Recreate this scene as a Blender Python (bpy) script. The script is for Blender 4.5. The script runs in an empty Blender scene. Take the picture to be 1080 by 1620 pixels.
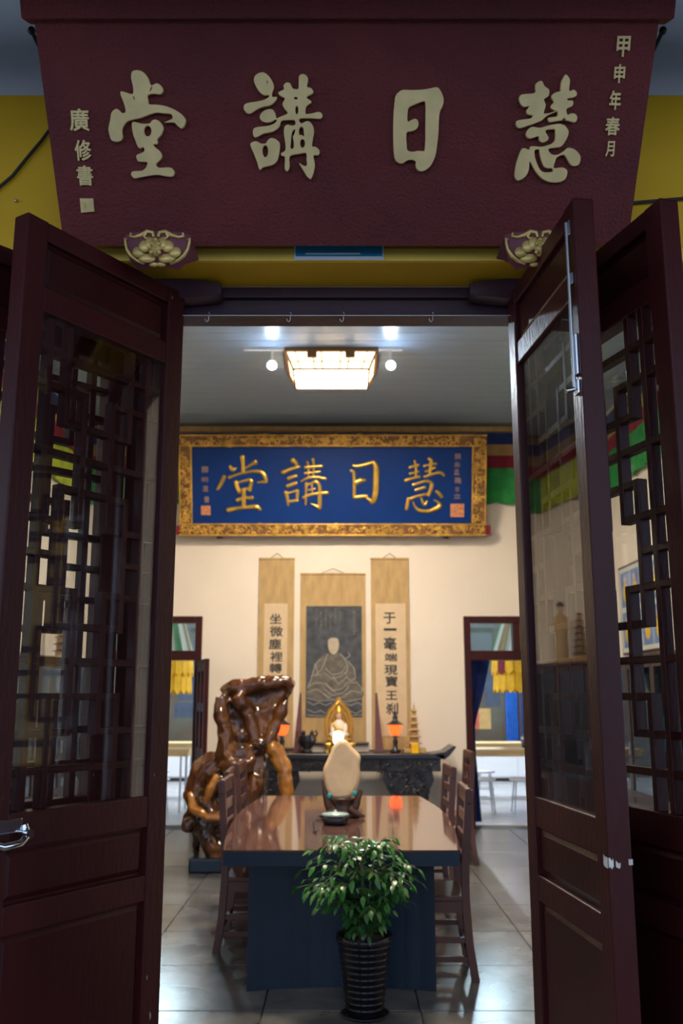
import bpy, bmesh, math, random
from mathutils import Vector, Matrix, noise as mnoise
PI = math.pi
random.seed(7)
SC = bpy.context.scene
COL = SC.collection

# ------------------------------------------------------------------ camera
F_PX, HORIZON, CAM_H = 1450.0, 1100.0, 1.57
TH = math.atan((HORIZON - 810.0) / F_PX)
CT, ST = math.cos(TH), math.sin(TH)
CAM = Vector((0, 0, CAM_H))
cam_data = bpy.data.cameras.new('camera')
cam_data.sensor_fit = 'VERTICAL'
cam_data.sensor_height = 36.0
cam_data.lens = F_PX / 1620.0 * 36.0
cam_data.clip_start, cam_data.clip_end = 0.05, 200
cam_data.dof.use_dof = True
cam_data.dof.focus_distance = 2.75
cam_data.dof.aperture_fstop = 3.8
cam = bpy.data.objects.new('camera', cam_data)
cam.location = CAM
cam.rotation_euler = (PI / 2 + TH, 0, 0)
COL.objects.link(cam)
SC.camera = cam

# ------------------------------------------------------------------ world, exposure
world = bpy.data.worlds.new('overcast_sky')
SC.world = world
world.use_nodes = True
bg = world.node_tree.nodes['Background']
bg.inputs[0].default_value = (0.60, 0.74, 1.0, 1)
bg.inputs[1].default_value = 0.60
SC.view_settings.view_transform = 'Standard'
SC.view_settings.look = 'None'
SC.view_settings.gamma = 1
SC.view_settings.use_curve_mapping = False
SC.view_settings.exposure = 1.42

# lamp strengths (used by the lamp builders)
LAMP_EMIT = 54.0
SPOT_EMIT = 120.0
SPOT_WATT = 100.0

# ------------------------------------------------------------------ pixel -> place
def ray(u, v):
    x, y = (u - 540.0) / F_PX, (810.0 - v) / F_PX
    return Vector((x, CT - y * ST, ST + y * CT))
def at_y(u, v, y):
    d = ray(u, v); return CAM + d * (y / d.y)
def at_z(u, v, z):
    d = ray(u, v); return CAM + d * ((z - CAM_H) / d.z)

# ------------------------------------------------------------------ materials
def new_mat(name):
    m = bpy.data.materials.new(name); m.use_nodes = True
    return m, m.node_tree.nodes, m.node_tree.links, m.node_tree.nodes['Principled BSDF']
def mat(name, col, rough=0.5, metal=0.0, var=0.0, vscale=8.0, bump=0.0, bscale=40.0, coat=0.0,
        col2=None, stretch=(1, 1, 1), emit=None, estr=0.0, spec=0.5, sheen=0.0, chip=None):
    m, N, L, p = new_mat(name)
    p.inputs['Base Color'].default_value = (*col, 1)
    p.inputs['Roughness'].default_value = rough
    p.inputs['Metallic'].default_value = metal
    p.inputs['Coat Weight'].default_value = coat
    p.inputs['Coat Roughness'].default_value = 0.12
    p.inputs['Specular IOR Level'].default_value = spec
    p.inputs['Sheen Weight'].default_value = sheen
    if emit:
        p.inputs['Emission Color'].default_value = (*emit, 1)
        p.inputs['Emission Strength'].default_value = estr
    if var or bump or col2 or chip:
        tc = N.new('ShaderNodeTexCoord'); mp = N.new('ShaderNodeMapping')
        L.new(tc.outputs['Object'], mp.inputs['Vector'])
        mp.inputs['Scale'].default_value = stretch
        out = None
        if var or col2:
            n = N.new('ShaderNodeTexNoise'); n.inputs['Scale'].default_value = vscale; n.inputs['Detail'].default_value = 5
            L.new(mp.outputs[0], n.inputs['Vector'])
            r = N.new('ShaderNodeValToRGB')
            a = tuple(max(0, c * (1 - var)) for c in col)
            b = col2 if col2 else tuple(min(1, c * (1 + var)) for c in col)
            r.color_ramp.elements[0].color = (*a, 1); r.color_ramp.elements[1].color = (*b, 1)
            r.color_ramp.elements[0].position = 0.32; r.color_ramp.elements[1].position = 0.68
            L.new(n.outputs['Fac'], r.inputs['Fac']); out = r.outputs['Color']
            L.new(out, p.inputs['Base Color'])
        if chip:
            n3 = N.new('ShaderNodeTexNoise'); n3.inputs['Scale'].default_value = chip[1]; n3.inputs['Detail'].default_value = 3
            L.new(mp.outputs[0], n3.inputs['Vector'])
            r3 = N.new('ShaderNodeValToRGB')
            r3.color_ramp.elements[0].position = chip[2]; r3.color_ramp.elements[1].position = chip[2] + 0.02
            L.new(n3.outputs['Fac'], r3.inputs['Fac'])
            mx = N.new('ShaderNodeMix'); mx.data_type = 'RGBA'
            L.new(r3.outputs['Color'], mx.inputs['Factor'])
            if out: L.new(out, mx.inputs['A'])
            else: mx.inputs['A'].default_value = (*col, 1)
            mx.inputs['B'].default_value = (*chip[0], 1)
            L.new(mx.outputs['Result'], p.inputs['Base Color'])
        if bump:
            n2 = N.new('ShaderNodeTexNoise'); n2.inputs['Scale'].default_value = bscale; n2.inputs['Detail'].default_value = 4
            L.new(mp.outputs[0], n2.inputs['Vector'])
            b = N.new('ShaderNodeBump'); b.inputs['Strength'].default_value = bump; b.inputs['Distance'].default_value = 0.01
            L.new(n2.outputs['Fac'], b.inputs['Height']); L.new(b.outputs['Normal'], p.inputs['Normal'])
    return m
def glass_mat(name, tint=(0.97, 0.985, 0.985), rough=0.02, boost=0.0):
    m, N, L, p = new_mat(name)
    N.remove(p)
    o = N['Material Output']
    t = N.new('ShaderNodeBsdfTransparent'); t.inputs[0].default_value = (*tint, 1)
    g = N.new('ShaderNodeBsdfGlossy'); g.inputs['Roughness'].default_value = rough
    f = N.new('ShaderNodeFresnel')
    ge = N.new('ShaderNodeNewGeometry'); io = N.new('ShaderNodeMix'); io.data_type = 'FLOAT'   # same thin-pane reflectance on both faces
    io.inputs['A'].default_value = 1.5 + boost; io.inputs['B'].default_value = 1.0 / (1.5 + boost)
    L.new(ge.outputs['Backfacing'], io.inputs['Factor']); L.new(io.outputs['Result'], f.inputs['IOR'])
    mx = N.new('ShaderNodeMixShader')
    L.new(f.outputs[0], mx.inputs[0]); L.new(t.outputs[0], mx.inputs[1]); L.new(g.outputs[0], mx.inputs[2])
    L.new(mx.outputs[0], o.inputs['Surface'])
    return m
M = {}
M['lacquer'] = mat('oxblood_lacquer', (0.040, 0.0058, 0.0058), 0.36, var=0.25, vscale=3, bump=0.14, bscale=60, stretch=(1, 1, 0.25), spec=0.24)
M['lacquer_worn'] = mat('worn_oxblood_lacquer', (0.048, 0.0075, 0.0075), 0.38, var=0.3, vscale=3, bump=0.16, bscale=70, stretch=(1, 1, 0.3), spec=0.24, chip=((0.35, 0.30, 0.24), 38, 0.735))
M['lintel'] = mat('plum_lintel_paint', (0.045, 0.018, 0.030), 0.35, var=0.2, vscale=4, bump=0.08)
M['red_board'] = mat('maroon_stippled_board', (0.135, 0.018, 0.017), 0.75, var=0.18, vscale=2.5, bump=0.85, bscale=95)
M['bracket_red'] = mat('bracket_maroon', (0.17, 0.035, 0.055), 0.55, var=0.15)
M['gold_dull'] = mat('dull_gold_paint', (0.80, 0.61, 0.27), 0.45, metal=0.1, var=0.10, vscale=14, chip=((0.16, 0.08, 0.04), 17, 0.72))
M['gold_bracket'] = mat('gilded_carving', (0.74, 0.53, 0.17), 0.38, metal=0.3, var=0.25, vscale=20)
M['gold'] = mat('gold_leaf', (0.80, 0.50, 0.10), 0.30, metal=0.75, var=0.2, vscale=10)
M['gold_frame'] = mat('carved_gold_frame', (0.66, 0.40, 0.09), 0.42, metal=0.5, var=0.35, vscale=9)
M['frame_base'] = mat('brown_frame_ground', (0.22, 0.10, 0.035), 0.6, var=0.3, vscale=15)
M['blue_board'] = mat('royal_blue_board', (0.001, 0.034, 0.21), 0.45, var=0.10, vscale=2, spec=0.25)
M['seal_red'] = mat('seal_vermilion', (0.62, 0.25, 0.12), 0.6, var=0.25, vscale=30)
M['small_char'] = mat('dull_rose_lettering', (0.30, 0.20, 0.20), 0.6)
M['yellow_wall'] = mat('ochre_wall_paint', (0.74, 0.43, 0.006), 0.6, var=0.10, vscale=2, bump=0.05, bscale=30)
M['white_wall'] = mat('pale_wall_paint', (0.62, 0.65, 0.68), 0.8, var=0.06, vscale=2, bump=0.06, bscale=30)
M['cream_wall'] = mat('cream_wall_paint', (0.80, 0.73, 0.65), 0.85, var=0.03, vscale=1.5)
M['ceil'] = mat('grey_ceiling_plank', (0.34, 0.45, 0.60), 0.34, var=0.06, vscale=1.2, stretch=(0.3, 3, 1), spec=0.3)
M['ceil_plain'] = mat('ceiling_backing', (0.22, 0.24, 0.27), 0.6)
M['porch'] = mat('dark_porch_boards', (0.05, 0.04, 0.04), 0.8, var=0.2)
M['tile'] = mat('slate_floor_tile', (0.105, 0.105, 0.105), 0.25, var=0.45, vscale=3.0, bump=0.10, bscale=10, spec=0.55)
M['grout'] = mat('floor_grout', (0.06, 0.06, 0.065), 0.8)
M['far_floor'] = mat('pale_stone_floor', (0.42, 0.43, 0.45), 0.22, var=0.12, vscale=2)
M['outside'] = mat('porch_paving', (0.09, 0.09, 0.09), 0.8, var=0.2, vscale=3)
M['table_top'] = mat('dark_walnut_veneer', (0.16, 0.065, 0.038), 0.22, var=0.25, vscale=4, stretch=(3, 0.6, 1))
M['table_glass'] = mat('table_polish', (0.105, 0.050, 0.040), 0.05, var=0.2, vscale=3, stretch=(3, 0.6, 1), spec=0.6, coat=0.3)
M['table_body'] = mat('blue_black_table_body', (0.002, 0.015, 0.036), 0.36, var=0.2, vscale=3, spec=0.5)
M['chair'] = mat('chair_rosewood', (0.085, 0.030, 0.021), 0.36, var=0.3, vscale=6, stretch=(1, 1, 0.3), coat=0.05)
M['chrome'] = mat('chrome', (0.75, 0.78, 0.82), 0.16, metal=1.0)
M['steel'] = mat('brushed_steel', (0.55, 0.57, 0.6), 0.35, metal=1.0)
M['black'] = mat('black_rubber', (0.012, 0.012, 0.014), 0.5)
M['altar'] = mat('ebony_altar', (0.018, 0.018, 0.024), 0.28, var=0.3, vscale=8, spec=0.6)
M['silk'] = mat('tan_silk_mount', (0.46, 0.315, 0.145), 0.75, var=0.12, vscale=5, stretch=(3, 0.8, 1))
M['paper'] = mat('aged_paper', (0.64, 0.50, 0.34), 0.85, var=0.06, vscale=6)
M['ink'] = mat('ink', (0.035, 0.032, 0.035), 0.7)
M['rubbing'] = mat('ink_rubbing_ground', (0.060, 0.070, 0.090), 0.8, var=0.35, vscale=10)
M['rub_line'] = mat('rubbing_line', (0.34, 0.33, 0.30), 0.85)
M['rub_skin'] = mat('rubbing_face', (0.47, 0.40, 0.31), 0.85, var=0.1)
M['rub_robe'] = mat('rubbing_robe', (0.135, 0.125, 0.115), 0.85, var=0.3, vscale=12)
M['root'] = mat('polished_root_wood', (0.030, 0.011, 0.007), 0.14, var=0.6, vscale=4.6, col2=(0.17, 0.058, 0.016), bump=0.5, bscale=11, coat=0.6, stretch=(1, 1, 0.45))
M['halo'] = mat('aged_gilt_halo', (0.42, 0.22, 0.05), 0.45, metal=0.4, var=0.3, vscale=20)
M['jade_lid'] = mat('pale_green_glass_lid', (0.30, 0.38, 0.34), 0.1, spec=0.7)
M['root_gold'] = mat('honey_root_wood', (0.42, 0.17, 0.03), 0.12, var=0.35, vscale=4, bump=0.25, bscale=10, coat=0.7)
M['stand'] = mat('dark_wood_stand', (0.06, 0.024, 0.013), 0.3, var=0.4, vscale=12, bump=0.3, bscale=30)
M['stone'] = mat('cream_jade', (0.76, 0.55, 0.32), 0.35, var=0.10, vscale=9, bump=0.12, bscale=18)
M['pot'] = mat('glazed_black_pot', (0.008, 0.007, 0.010), 0.13, spec=0.30)
M['soil'] = mat('potting_soil', (0.05, 0.035, 0.022), 0.95, bump=0.5)
M['leaf'] = mat('glossy_green_leaf', (0.035, 0.150, 0.028), 0.30, var=0.45, vscale=3)
M['leaf_light'] = mat('young_green_leaf', (0.10, 0.24, 0.04), 0.35, var=0.3, vscale=3)
M['stem'] = mat('plant_stem', (0.14, 0.15, 0.06), 0.6)
M['cloth_blue'] = mat('navy_curtain_cloth', (0.005, 0.025, 0.16), 0.85, var=0.2, sheen=0.2)
M['cloth_tan'] = mat('tan_valance_cloth', (0.42, 0.27, 0.10), 0.85, var=0.15)
M['cloth_red'] = mat('crimson_valance_cloth', (0.24, 0.012, 0.035), 0.85, var=0.15)
M['cloth_green'] = mat('green_valance_cloth', (0.02, 0.26, 0.06), 0.85, var=0.2)
M['cloth_yellow'] = mat('golden_banner_cloth', (0.95, 0.50, 0.008), 0.75, var=0.15)
M['cloth_lime'] = mat('lime_valance_cloth', (0.42, 0.50, 0.03), 0.85, var=0.15)
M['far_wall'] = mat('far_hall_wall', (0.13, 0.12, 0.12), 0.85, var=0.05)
M['painting'] = mat('brown_mural', (0.13, 0.07, 0.035), 0.8, var=0.4, vscale=1.6, col2=(0.08, 0.10, 0.08))
M['mural_red'] = mat('mural_red_patch', (0.45, 0.09, 0.05), 0.8, var=0.3)
M['mural_slate'] = mat('mural_slate_patch', (0.035, 0.05, 0.08), 0.8, var=0.2)
M['pine'] = mat('pale_pine_top', (0.78, 0.56, 0.27), 0.4, var=0.08, vscale=3, stretch=(0.4, 3, 1))
M['white_plastic'] = mat('white_plastic', (0.78, 0.80, 0.84), 0.4)
M['cabinet'] = mat('dark_cabinet_wood', (0.045, 0.022, 0.018), 0.35, var=0.3, vscale=5)
M['lamp_wood'] = mat('lamp_lattice_wood', (0.18, 0.085, 0.03), 0.4)
M['diffuser'] = mat('lamp_diffuser', (0.9, 0.85, 0.75), 0.5, emit=(1.0, 0.83, 0.62), estr=LAMP_EMIT)
M['lamp_side'] = mat('lamp_side_paper', (0.9, 0.8, 0.6), 0.5, emit=(1.0, 0.72, 0.40), estr=1.6)
M['beam_lit_strip'] = mat('ochre_lit_strip', (0.95, 0.64, 0.10), 0.5, var=0.06)  # paler ochre stands for light on the beam's lower edge
M['spot_lens'] = mat('spot_lens', (0.9, 0.95, 1), 0.3, emit=(0.72, 0.86, 1.0), estr=SPOT_EMIT)
M['lantern_glow'] = mat('red_lantern_glow', (0.7, 0.05, 0.01), 0.4, emit=(1.0, 0.075, 0.012), estr=1.25)
M['dome_glow'] = mat('white_lamp_globe', (0.9, 0.88, 0.8), 0.4, emit=(1.0, 0.93, 0.8), estr=1.6)
M['fill_tube_glow'] = mat('fill_tube_glow', (0.9, 0.95, 1), 0.4, emit=(0.85, 0.93, 1.0), estr=430.0)  # for the added tubes that brighten the far room
M['notice'] = mat('cyan_notice', (0.03, 0.30, 0.50), 0.4, var=0.1)
M['notice_white'] = mat('notice_white', (0.72, 0.78, 0.82), 0.5)
M['mouse'] = mat('robe_ivory', (0.75, 0.66, 0.55), 0.5)
M['orange'] = mat('lit_amber_tip', (0.75, 0.33, 0.04), 0.4)
M['teal'] = mat('teal_box', (0.02, 0.32, 0.38), 0.5)
M['picture_pale'] = mat('picture_mount', (0.62, 0.64, 0.62), 0.7)
M['picture_blue'] = mat('picture_blue', (0.16, 0.27, 0.55), 0.7, var=0.2, vscale=6)
M['picture_yellow'] = mat('picture_yellow', (0.75, 0.48, 0.05), 0.7)
M['picture_skin'] = mat('picture_skin', (0.65, 0.42, 0.30), 0.7)
M['glass'] = glass_mat('window_glass', boost=0.15)
M['case_glass'] = glass_mat('case_glass', tint=(0.75, 0.85, 0.88), boost=0.1)
M['tape'] = mat('silver_tape', (0.62, 0.58, 0.50), 0.4, var=0.3, vscale=40)
M['cable_black'] = mat('wire_black', (0.015, 0.017, 0.02), 0.5)  # plain black cable sheath

# ------------------------------------------------------------------ objects
def link(o, parent=None):
    COL.objects.link(o)
    if parent: o.parent = parent
    return o
def tag(o, label=None, cat=None, group=None, kind=None):
    if label: o['label'] = label
    if cat: o['category'] = cat
    if group: o['group'] = group
    if kind: o['kind'] = kind
    return o
def thing(name, loc=(0, 0, 0), rot=(0, 0, 0), label=None, cat=None, group=None, kind=None):
    o = bpy.data.objects.new(name, None)
    o.empty_display_size = 0.1
    o.location = loc; o.rotation_euler = rot
    link(o)
    return tag(o, label, cat, group, kind)
class MB:
    def __init__(s): s.v = []; s.f = []; s.sm = []
    def add(s, vs, fs, smooth=False):
        b = len(s.v); s.v += [tuple(v) for v in vs]
        s.f += [tuple(i + b for i in f) for f in fs]; s.sm += [smooth] * len(fs)
        return s
    def box(s, x0, x1, y0, y1, z0, z1, bev=0.0):
        if x0 > x1: x0, x1 = x1, x0
        if y0 > y1: y0, y1 = y1, y0
        if z0 > z1: z0, z1 = z1, z0
        if bev <= 0:
            return s.add([(x, y, z) for z in (z0, z1) for y in (y0, y1) for x in (x0, x1)],
                         [(0, 2, 3, 1), (4, 5, 7, 6), (0, 1, 5, 4), (2, 6, 7, 3), (0, 4, 6, 2), (1, 3, 7, 5)])
        bm = bmesh.new()
        bmesh.ops.create_cube(bm, size=1.0)
        for v in bm.verts:
            v.co = Vector(((x0 + x1) / 2 + v.co.x * (x1 - x0), (y0 + y1) / 2 + v.co.y * (y1 - y0), (z0 + z1) / 2 + v.co.z * (z1 - z0)))
        bmesh.ops.bevel(bm, geom=bm.edges[:], offset=bev, segments=2, affect='EDGES', profile=0.5)
        bm.verts.index_update()
        s.add([v.co[:] for v in bm.verts], [[v.index for v in f.verts] for f in bm.faces])
        bm.free(); return s
    def hull8(s, pts):   # 8 corners ordered like box
        return s.add(pts, [(0, 2, 3, 1), (4, 5, 7, 6), (0, 1, 5, 4), (2, 6, 7, 3), (0, 4, 6, 2), (1, 3, 7, 5)])
    def lathe(s, prof, n=20, c=(0, 0, 0), smooth=True, sx=1, sy=1):
        vs = []; fs = []
        for r, z in prof:
            for i in range(n):
                a = 2 * PI * i / n
                vs.append((c[0] + r * sx * math.cos(a), c[1] + r * sy * math.sin(a), c[2] + z))
        for j in range(len(prof) - 1):
            for i in range(n):
                k = (i + 1) % n
                fs.append((j * n + i, j * n + k, (j + 1) * n + k, (j + 1) * n + i))
        s.add(vs, fs, smooth)
        m = len(prof) - 1
        s.add(vs[:n], [tuple(reversed(range(n)))]); s.add(vs[m * n:], [tuple(range(n))])
        return s
    def cyl(s, a, b, r, r2=None, n=10, smooth=True):
        return s.tube([a, b], [r, r if r2 is None else r2], n, smooth)
    def tube(s, pts, rs, n=8, smooth=True, flat=None):
        pts = [Vector(p) for p in pts]
        if not hasattr(rs, '__len__'): rs = [rs] * len(pts)
        vs = []; fs = []; up = None
        for i, p in enumerate(pts):
            t = (pts[min(i + 1, len(pts) - 1)] - pts[max(i - 1, 0)])
            if t.length < 1e-9: t = Vector((0, 0, 1))
            t.normalize()
            if up is None:
                up = Vector((0, 0, 1)) if abs(t.z) < 0.9 else Vector((1, 0, 0))
            side = t.cross(up)
            if side.length < 1e-6: side = t.orthogonal()
            side.normalize(); up = side.cross(t).normalized()
            for k in range(n):
                a = 2 * PI * k / n
                vs.append(p + (side * math.cos(a) + up * math.sin(a)) * rs[i])
        for i in range(len(pts) - 1):
            for k in range(n):
                k2 = (k + 1) % n
                fs.append((i * n + k, i * n + k2, (i + 1) * n + k2, (i + 1) * n + k))
        s.add(vs, fs, smooth)
        s.add(vs[:n], [tuple(reversed(range(n)))]); s.add(vs[-n:], [tuple(range(n))])
        return s
    def ell(s, c, rx, ry, rz, nu=14, nv=8, smooth=True):
        vs = [(c[0], c[1], c[2] - rz)]; fs = []
        for j in range(1, nv):
            ph = -PI / 2 + PI * j / nv
            for i in range(nu):
                a = 2 * PI * i / nu
                vs.append((c[0] + rx * math.cos(ph) * math.cos(a), c[1] + ry * math.cos(ph) * math.sin(a), c[2] + rz * math.sin(ph)))
        vs.append((c[0], c[1], c[2] + rz)); top = len(vs) - 1
        for i in range(nu):
            k = (i + 1) % nu
            fs.append((0, 1 + k, 1 + i)); fs.append((top, top - nu + i, top - nu + k))
            for j in range(nv - 2):
                b = 1 + j * nu
                fs.append((b + i, b + k, b + nu + k, b + nu + i))
        return s.add(vs, fs, smooth)
    def prism(s, poly, axis, a, b):   # polygon (2-D) extruded along axis 0/1/2 from a to b
        def mk(p, t):
            if axis == 0: return (t, p[0], p[1])
            if axis == 1: return (p[0], t, p[1])
            return (p[0], p[1], t)
        n = len(poly)
        vs = [mk(p, a) for p in poly] + [mk(p, b) for p in poly]
        fs = [tuple(reversed(range(n))), tuple(range(n, 2 * n))] + [(i, (i + 1) % n, n + (i + 1) % n, n + i) for i in range(n)]
        return s.add(vs, fs)
    def grid(s, nu, nv, fn, smooth=True):
        vs = [fn(i / nu, j / nv) for j in range(nv + 1) for i in range(nu + 1)]
        fs = [(j * (nu + 1) + i, j * (nu + 1) + i + 1, (j + 1) * (nu + 1) + i + 1, (j + 1) * (nu + 1) + i) for j in range(nv) for i in range(nu)]
        return s.add(vs, fs, smooth)
    def mesh(s, name, m):
        me = bpy.data.meshes.new(name)
        me.from_pydata(s.v, [], s.f); me.update()
        me.polygons.foreach_set('use_smooth', s.sm)
        bm = bmesh.new(); bm.from_mesh(me)
        bmesh.ops.recalc_face_normals(bm, faces=bm.faces[:])
        bm.to_mesh(me); bm.free()
        if m: me.materials.append(m)
        return me
    def build(s, name, m, parent=None, world=False):
        if world and parent:
            L = parent.location
            s.v = [(x - L.x, y - L.y, z - L.z) for x, y, z in s.v]
        return link(bpy.data.objects.new(name, s.mesh(name, m)), parent)
def inst(name, me, parent=None, loc=(0, 0, 0), rot=(0, 0, 0), scale=(1, 1, 1)):
    o = bpy.data.objects.new(name, me); o.location = loc; o.rotation_euler = rot; o.scale = scale
    return link(o, parent)
def copy_tree(o, parent=None):
    c = o.copy(); COL.objects.link(c); c.parent = parent
    for ch in o.children: copy_tree(ch, c)
    return c
def struct(o, label=None):
    o['kind'] = 'structure'
    if label: o['label'] = label
    return o
def curve_to_mesh(cu, name, m):
    o = bpy.data.objects.new('tmp', cu); COL.objects.link(o)
    dg = bpy.context.evaluated_depsgraph_get(); dg.update()
    me = bpy.data.meshes.new_from_object(o.evaluated_get(dg))
    bpy.data.objects.remove(o); bpy.data.curves.remove(cu)
    me.name = name; me.materials.clear(); me.materials.append(m)
    return me
def catmull(pts, n=4):
    out = []; N = len(pts)
    for i in range(N):
        p0, p1, p2, p3 = (Vector(pts[(i + k - 1) % N]) for k in range(4))
        for j in range(n):
            t = j / n
            out.append(0.5 * ((2 * p1) + (p2 - p0) * t + (2 * p0 - 5 * p1 + 4 * p2 - p3) * t * t + (3 * p1 - p0 - 3 * p2 + p3) * t ** 3))
    return out
def ellp(cx, cy, rx, ry, n=10):
    return [(cx + rx * math.cos(2 * PI * i / n), cy + ry * math.sin(2 * PI * i / n)) for i in range(n)]
def outline_groups(name, groups, m, depth, bevel):
    bm = bmesh.new()
    for g in groups:
        me = outline_mesh(name, g, m, depth, bevel); bm.from_mesh(me); bpy.data.meshes.remove(me)
    me = bpy.data.meshes.new(name); bm.to_mesh(me); bm.free(); me.materials.append(m)
    return me
def outline_mesh(name, loops, m, depth=0.012, bevel=0.003):
    cu = bpy.data.curves.new(name, 'CURVE'); cu.dimensions = '2D'; cu.fill_mode = 'BOTH'
    cu.extrude = depth / 2; cu.bevel_depth = bevel; cu.bevel_resolution = 1; cu.offset = -bevel
    for lp in loops:
        sp = cu.splines.new('POLY'); pts = catmull(lp, 3)
        sp.points.add(len(pts) - 1)
        for p, q in zip(sp.points, pts): p.co = (q.x, q.y, 0, 1)
        sp.use_cyclic_u = True
    return curve_to_mesh(cu, name, m)
def stroke_mesh(name, strokes, m, res=3):   # strokes: list of [(x, y, r)...], rounded half-sunk brush strokes
    mb = MB()
    for st in strokes:
        P = [Vector((a[0], a[1], 0)) for a in st]; R = [a[2] for a in st]
        pts = []; rs = []
        for i in range(len(P) - 1):
            p0 = P[max(i - 1, 0)]; p1 = P[i]; p2 = P[i + 1]; p3 = P[min(i + 2, len(P) - 1)]
            for j in range(4):
                t = j / 4
                pts.append(0.5 * ((2 * p1) + (p2 - p0) * t + (2 * p0 - 5 * p1 + 4 * p2 - p3) * t * t + (3 * p1 - p0 - 3 * p2 + p3) * t ** 3))
                rs.append(R[i] * (1 - t) + R[i + 1] * t)
        pts.append(P[-1]); rs.append(R[-1])
        d0 = (pts[0] - pts[1]).normalized(); d1 = (pts[-1] - pts[-2]).normalized()
        pts = [pts[0] + d0 * rs[0] * 0.75, pts[0] + d0 * rs[0] * 0.45] + pts + [pts[-1] + d1 * rs[-1] * 0.45, pts[-1] + d1 * rs[-1] * 0.75]
        rs = [rs[0] * 0.45, rs[0] * 0.85] + rs + [rs[-1] * 0.85, rs[-1] * 0.45]
        mb.tube(pts, rs, 8)
    return mb.mesh(name, m)
TEXT = {}
def text_mesh(ch, m, bold=0.02, extrude=0.02):
    k = (ch, m.name, bold, extrude)
    if k not in TEXT:
        cu = bpy.data.curves.new('character', 'FONT'); cu.body = ch; cu.size = 1.0
        cu.align_x = 'CENTER'; cu.align_y = 'CENTER'; cu.bevel_depth = bold; cu.bevel_resolution = 0; cu.extrude = extrude; cu.resolution_u = 3
        me = curve_to_mesh(cu, 'character', m)
        xs = [v.co.x for v in me.vertices]; ys = [v.co.y for v in me.vertices]
        if xs:
            cx, cy = (min(xs) + max(xs)) / 2, (min(ys) + max(ys)) / 2
            for v in me.vertices: v.co.x -= cx; v.co.y -= cy
        TEXT[k] = me
    return TEXT[k]
class Hung:
    """a thing hanging on a wall: local x right, y up along its face, z out towards the viewer"""
    def __init__(s, name, O, lean, **kw):
        s.O = Vector(O); s.lean = lean
        s.root = thing(name, O, (PI / 2 + lean, 0, 0), **kw)
        s.U = Vector((0, -math.sin(lean), math.cos(lean))); s.N = Vector((0, -math.cos(lean), -math.sin(lean)))
    def px(s, u, v):
        d = ray(u, v); t = (s.O - CAM).dot(s.N) / d.dot(s.N); p = CAM + d * t - s.O
        return (p.x, p.dot(s.U))
# ================================================================== the setting
HX, Y0, YB, ZC = 3.30, 3.14, 11.60, 5.03      # hall half width, front wall, back wall, ceiling
BEAM_Y = 2.888
ZB = at_y(540, 415, BEAM_Y).z                 # underside of the ochre beam
ZY = at_y(20, 150, BEAM_Y).z                  # where ochre paint ends

# floor with its tiles
fl = struct(MB().box(-HX, HX, 2.6, YB + 0.25, -0.06, -0.012).build('floor', M['grout']), 'dark slate tiled floor of the lecture hall')
TS = 0.80
tile_me = MB().box(-TS / 2 + 0.004, TS / 2 - 0.004, -TS / 2 + 0.004, TS / 2 - 0.004, -0.0125, 0.0, bev=0.002).mesh('tile', M['tile'])
for i in range(-4, 5):
    for j in range(11):
        x, y = i * TS, 3.06 + j * TS
        if abs(x) > HX - TS / 2 + 0.01:
            continue
        inst('tile', tile_me, fl, (x, y, random.uniform(-0.0008, 0.0)), (0, 0, random.choice((0, PI / 2, PI, -PI / 2))))
for sx in (-1, 1):                            # cut border tiles along the side walls
    w = HX - 3.5 * TS
    bme = MB().box(-w / 2 + 0.004, w / 2 - 0.004, -TS / 2 + 0.004, TS / 2 - 0.004, -0.0125, 0.0, bev=0.002).mesh('tile', M['tile'])
    for j in range(11):
        inst('tile', bme, fl, (sx * (3.5 * TS + w / 2), 3.06 + j * TS, 0))
struct(MB().box(-12, 12, -14, 2.6, -0.08, -0.01).build('floor_porch', M['outside']), 'grey paved porch outside the hall')
struct(MB().box(-1.2, 1.2, 3.04, 3.17, -0.01, 0.045, bev=0.006).build('trim_1', M['lacquer']), 'dark red door sill')

# ceiling with its planks
ce = struct(MB().box(-HX, HX, Y0 + 0.06, YB, ZC + 0.012, ZC + 0.06).build('ceiling', M['ceil_plain']), 'glossy grey plank ceiling of the hall')
plank_me = MB().box(-HX, HX, -0.0975, 0.0975, 0, 0.013, bev=0.003).mesh('plank', M['ceil'])
ny = int((YB - Y0 - 0.1) / 0.2)
for j in range(ny):
    inst('plank', plank_me, ce, (0, Y0 + 0.17 + 0.2 * j, ZC - 0.001 * (j % 2)))

# back wall with two doorways
DZ = at_y(733, 975, YB).z
DL = (-3.08, at_y(320, 1000, YB).x); DR = (at_y(733, 1000, YB).x, 2.94)
b = MB()
for x0, x1, z0, z1 in ((-HX, DL[0], 0, DZ), (DL[1], DR[0], 0, DZ), (DR[1], HX, 0, DZ), (-HX, HX, DZ, ZC + 0.06)):
    b.box(x0, x1, YB, YB + 0.2, z0, z1)
struct(b.build('wall_back', M['cream_wall']), 'cream painted back wall of the hall with two doorways')
struct(MB().box(-HX - 0.2, -HX, Y0 + 0.06, YB + 0.2, 0, ZC + 0.06).build('wall_left', M['cream_wall']), 'cream left wall of the hall')
struct(MB().box(HX, HX + 0.2, Y0 + 0.06, YB + 0.2, 0, ZC + 0.06).build('wall_right', M['cream_wall']), 'cream right wall of the hall')
struct(MB().box(-HX, HX, YB - 0.05, YB, ZC - 0.075, ZC - 0.001, bev=0.008).build('trim_2', M['silk']), 'tan cornice where back wall meets ceiling')
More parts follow.
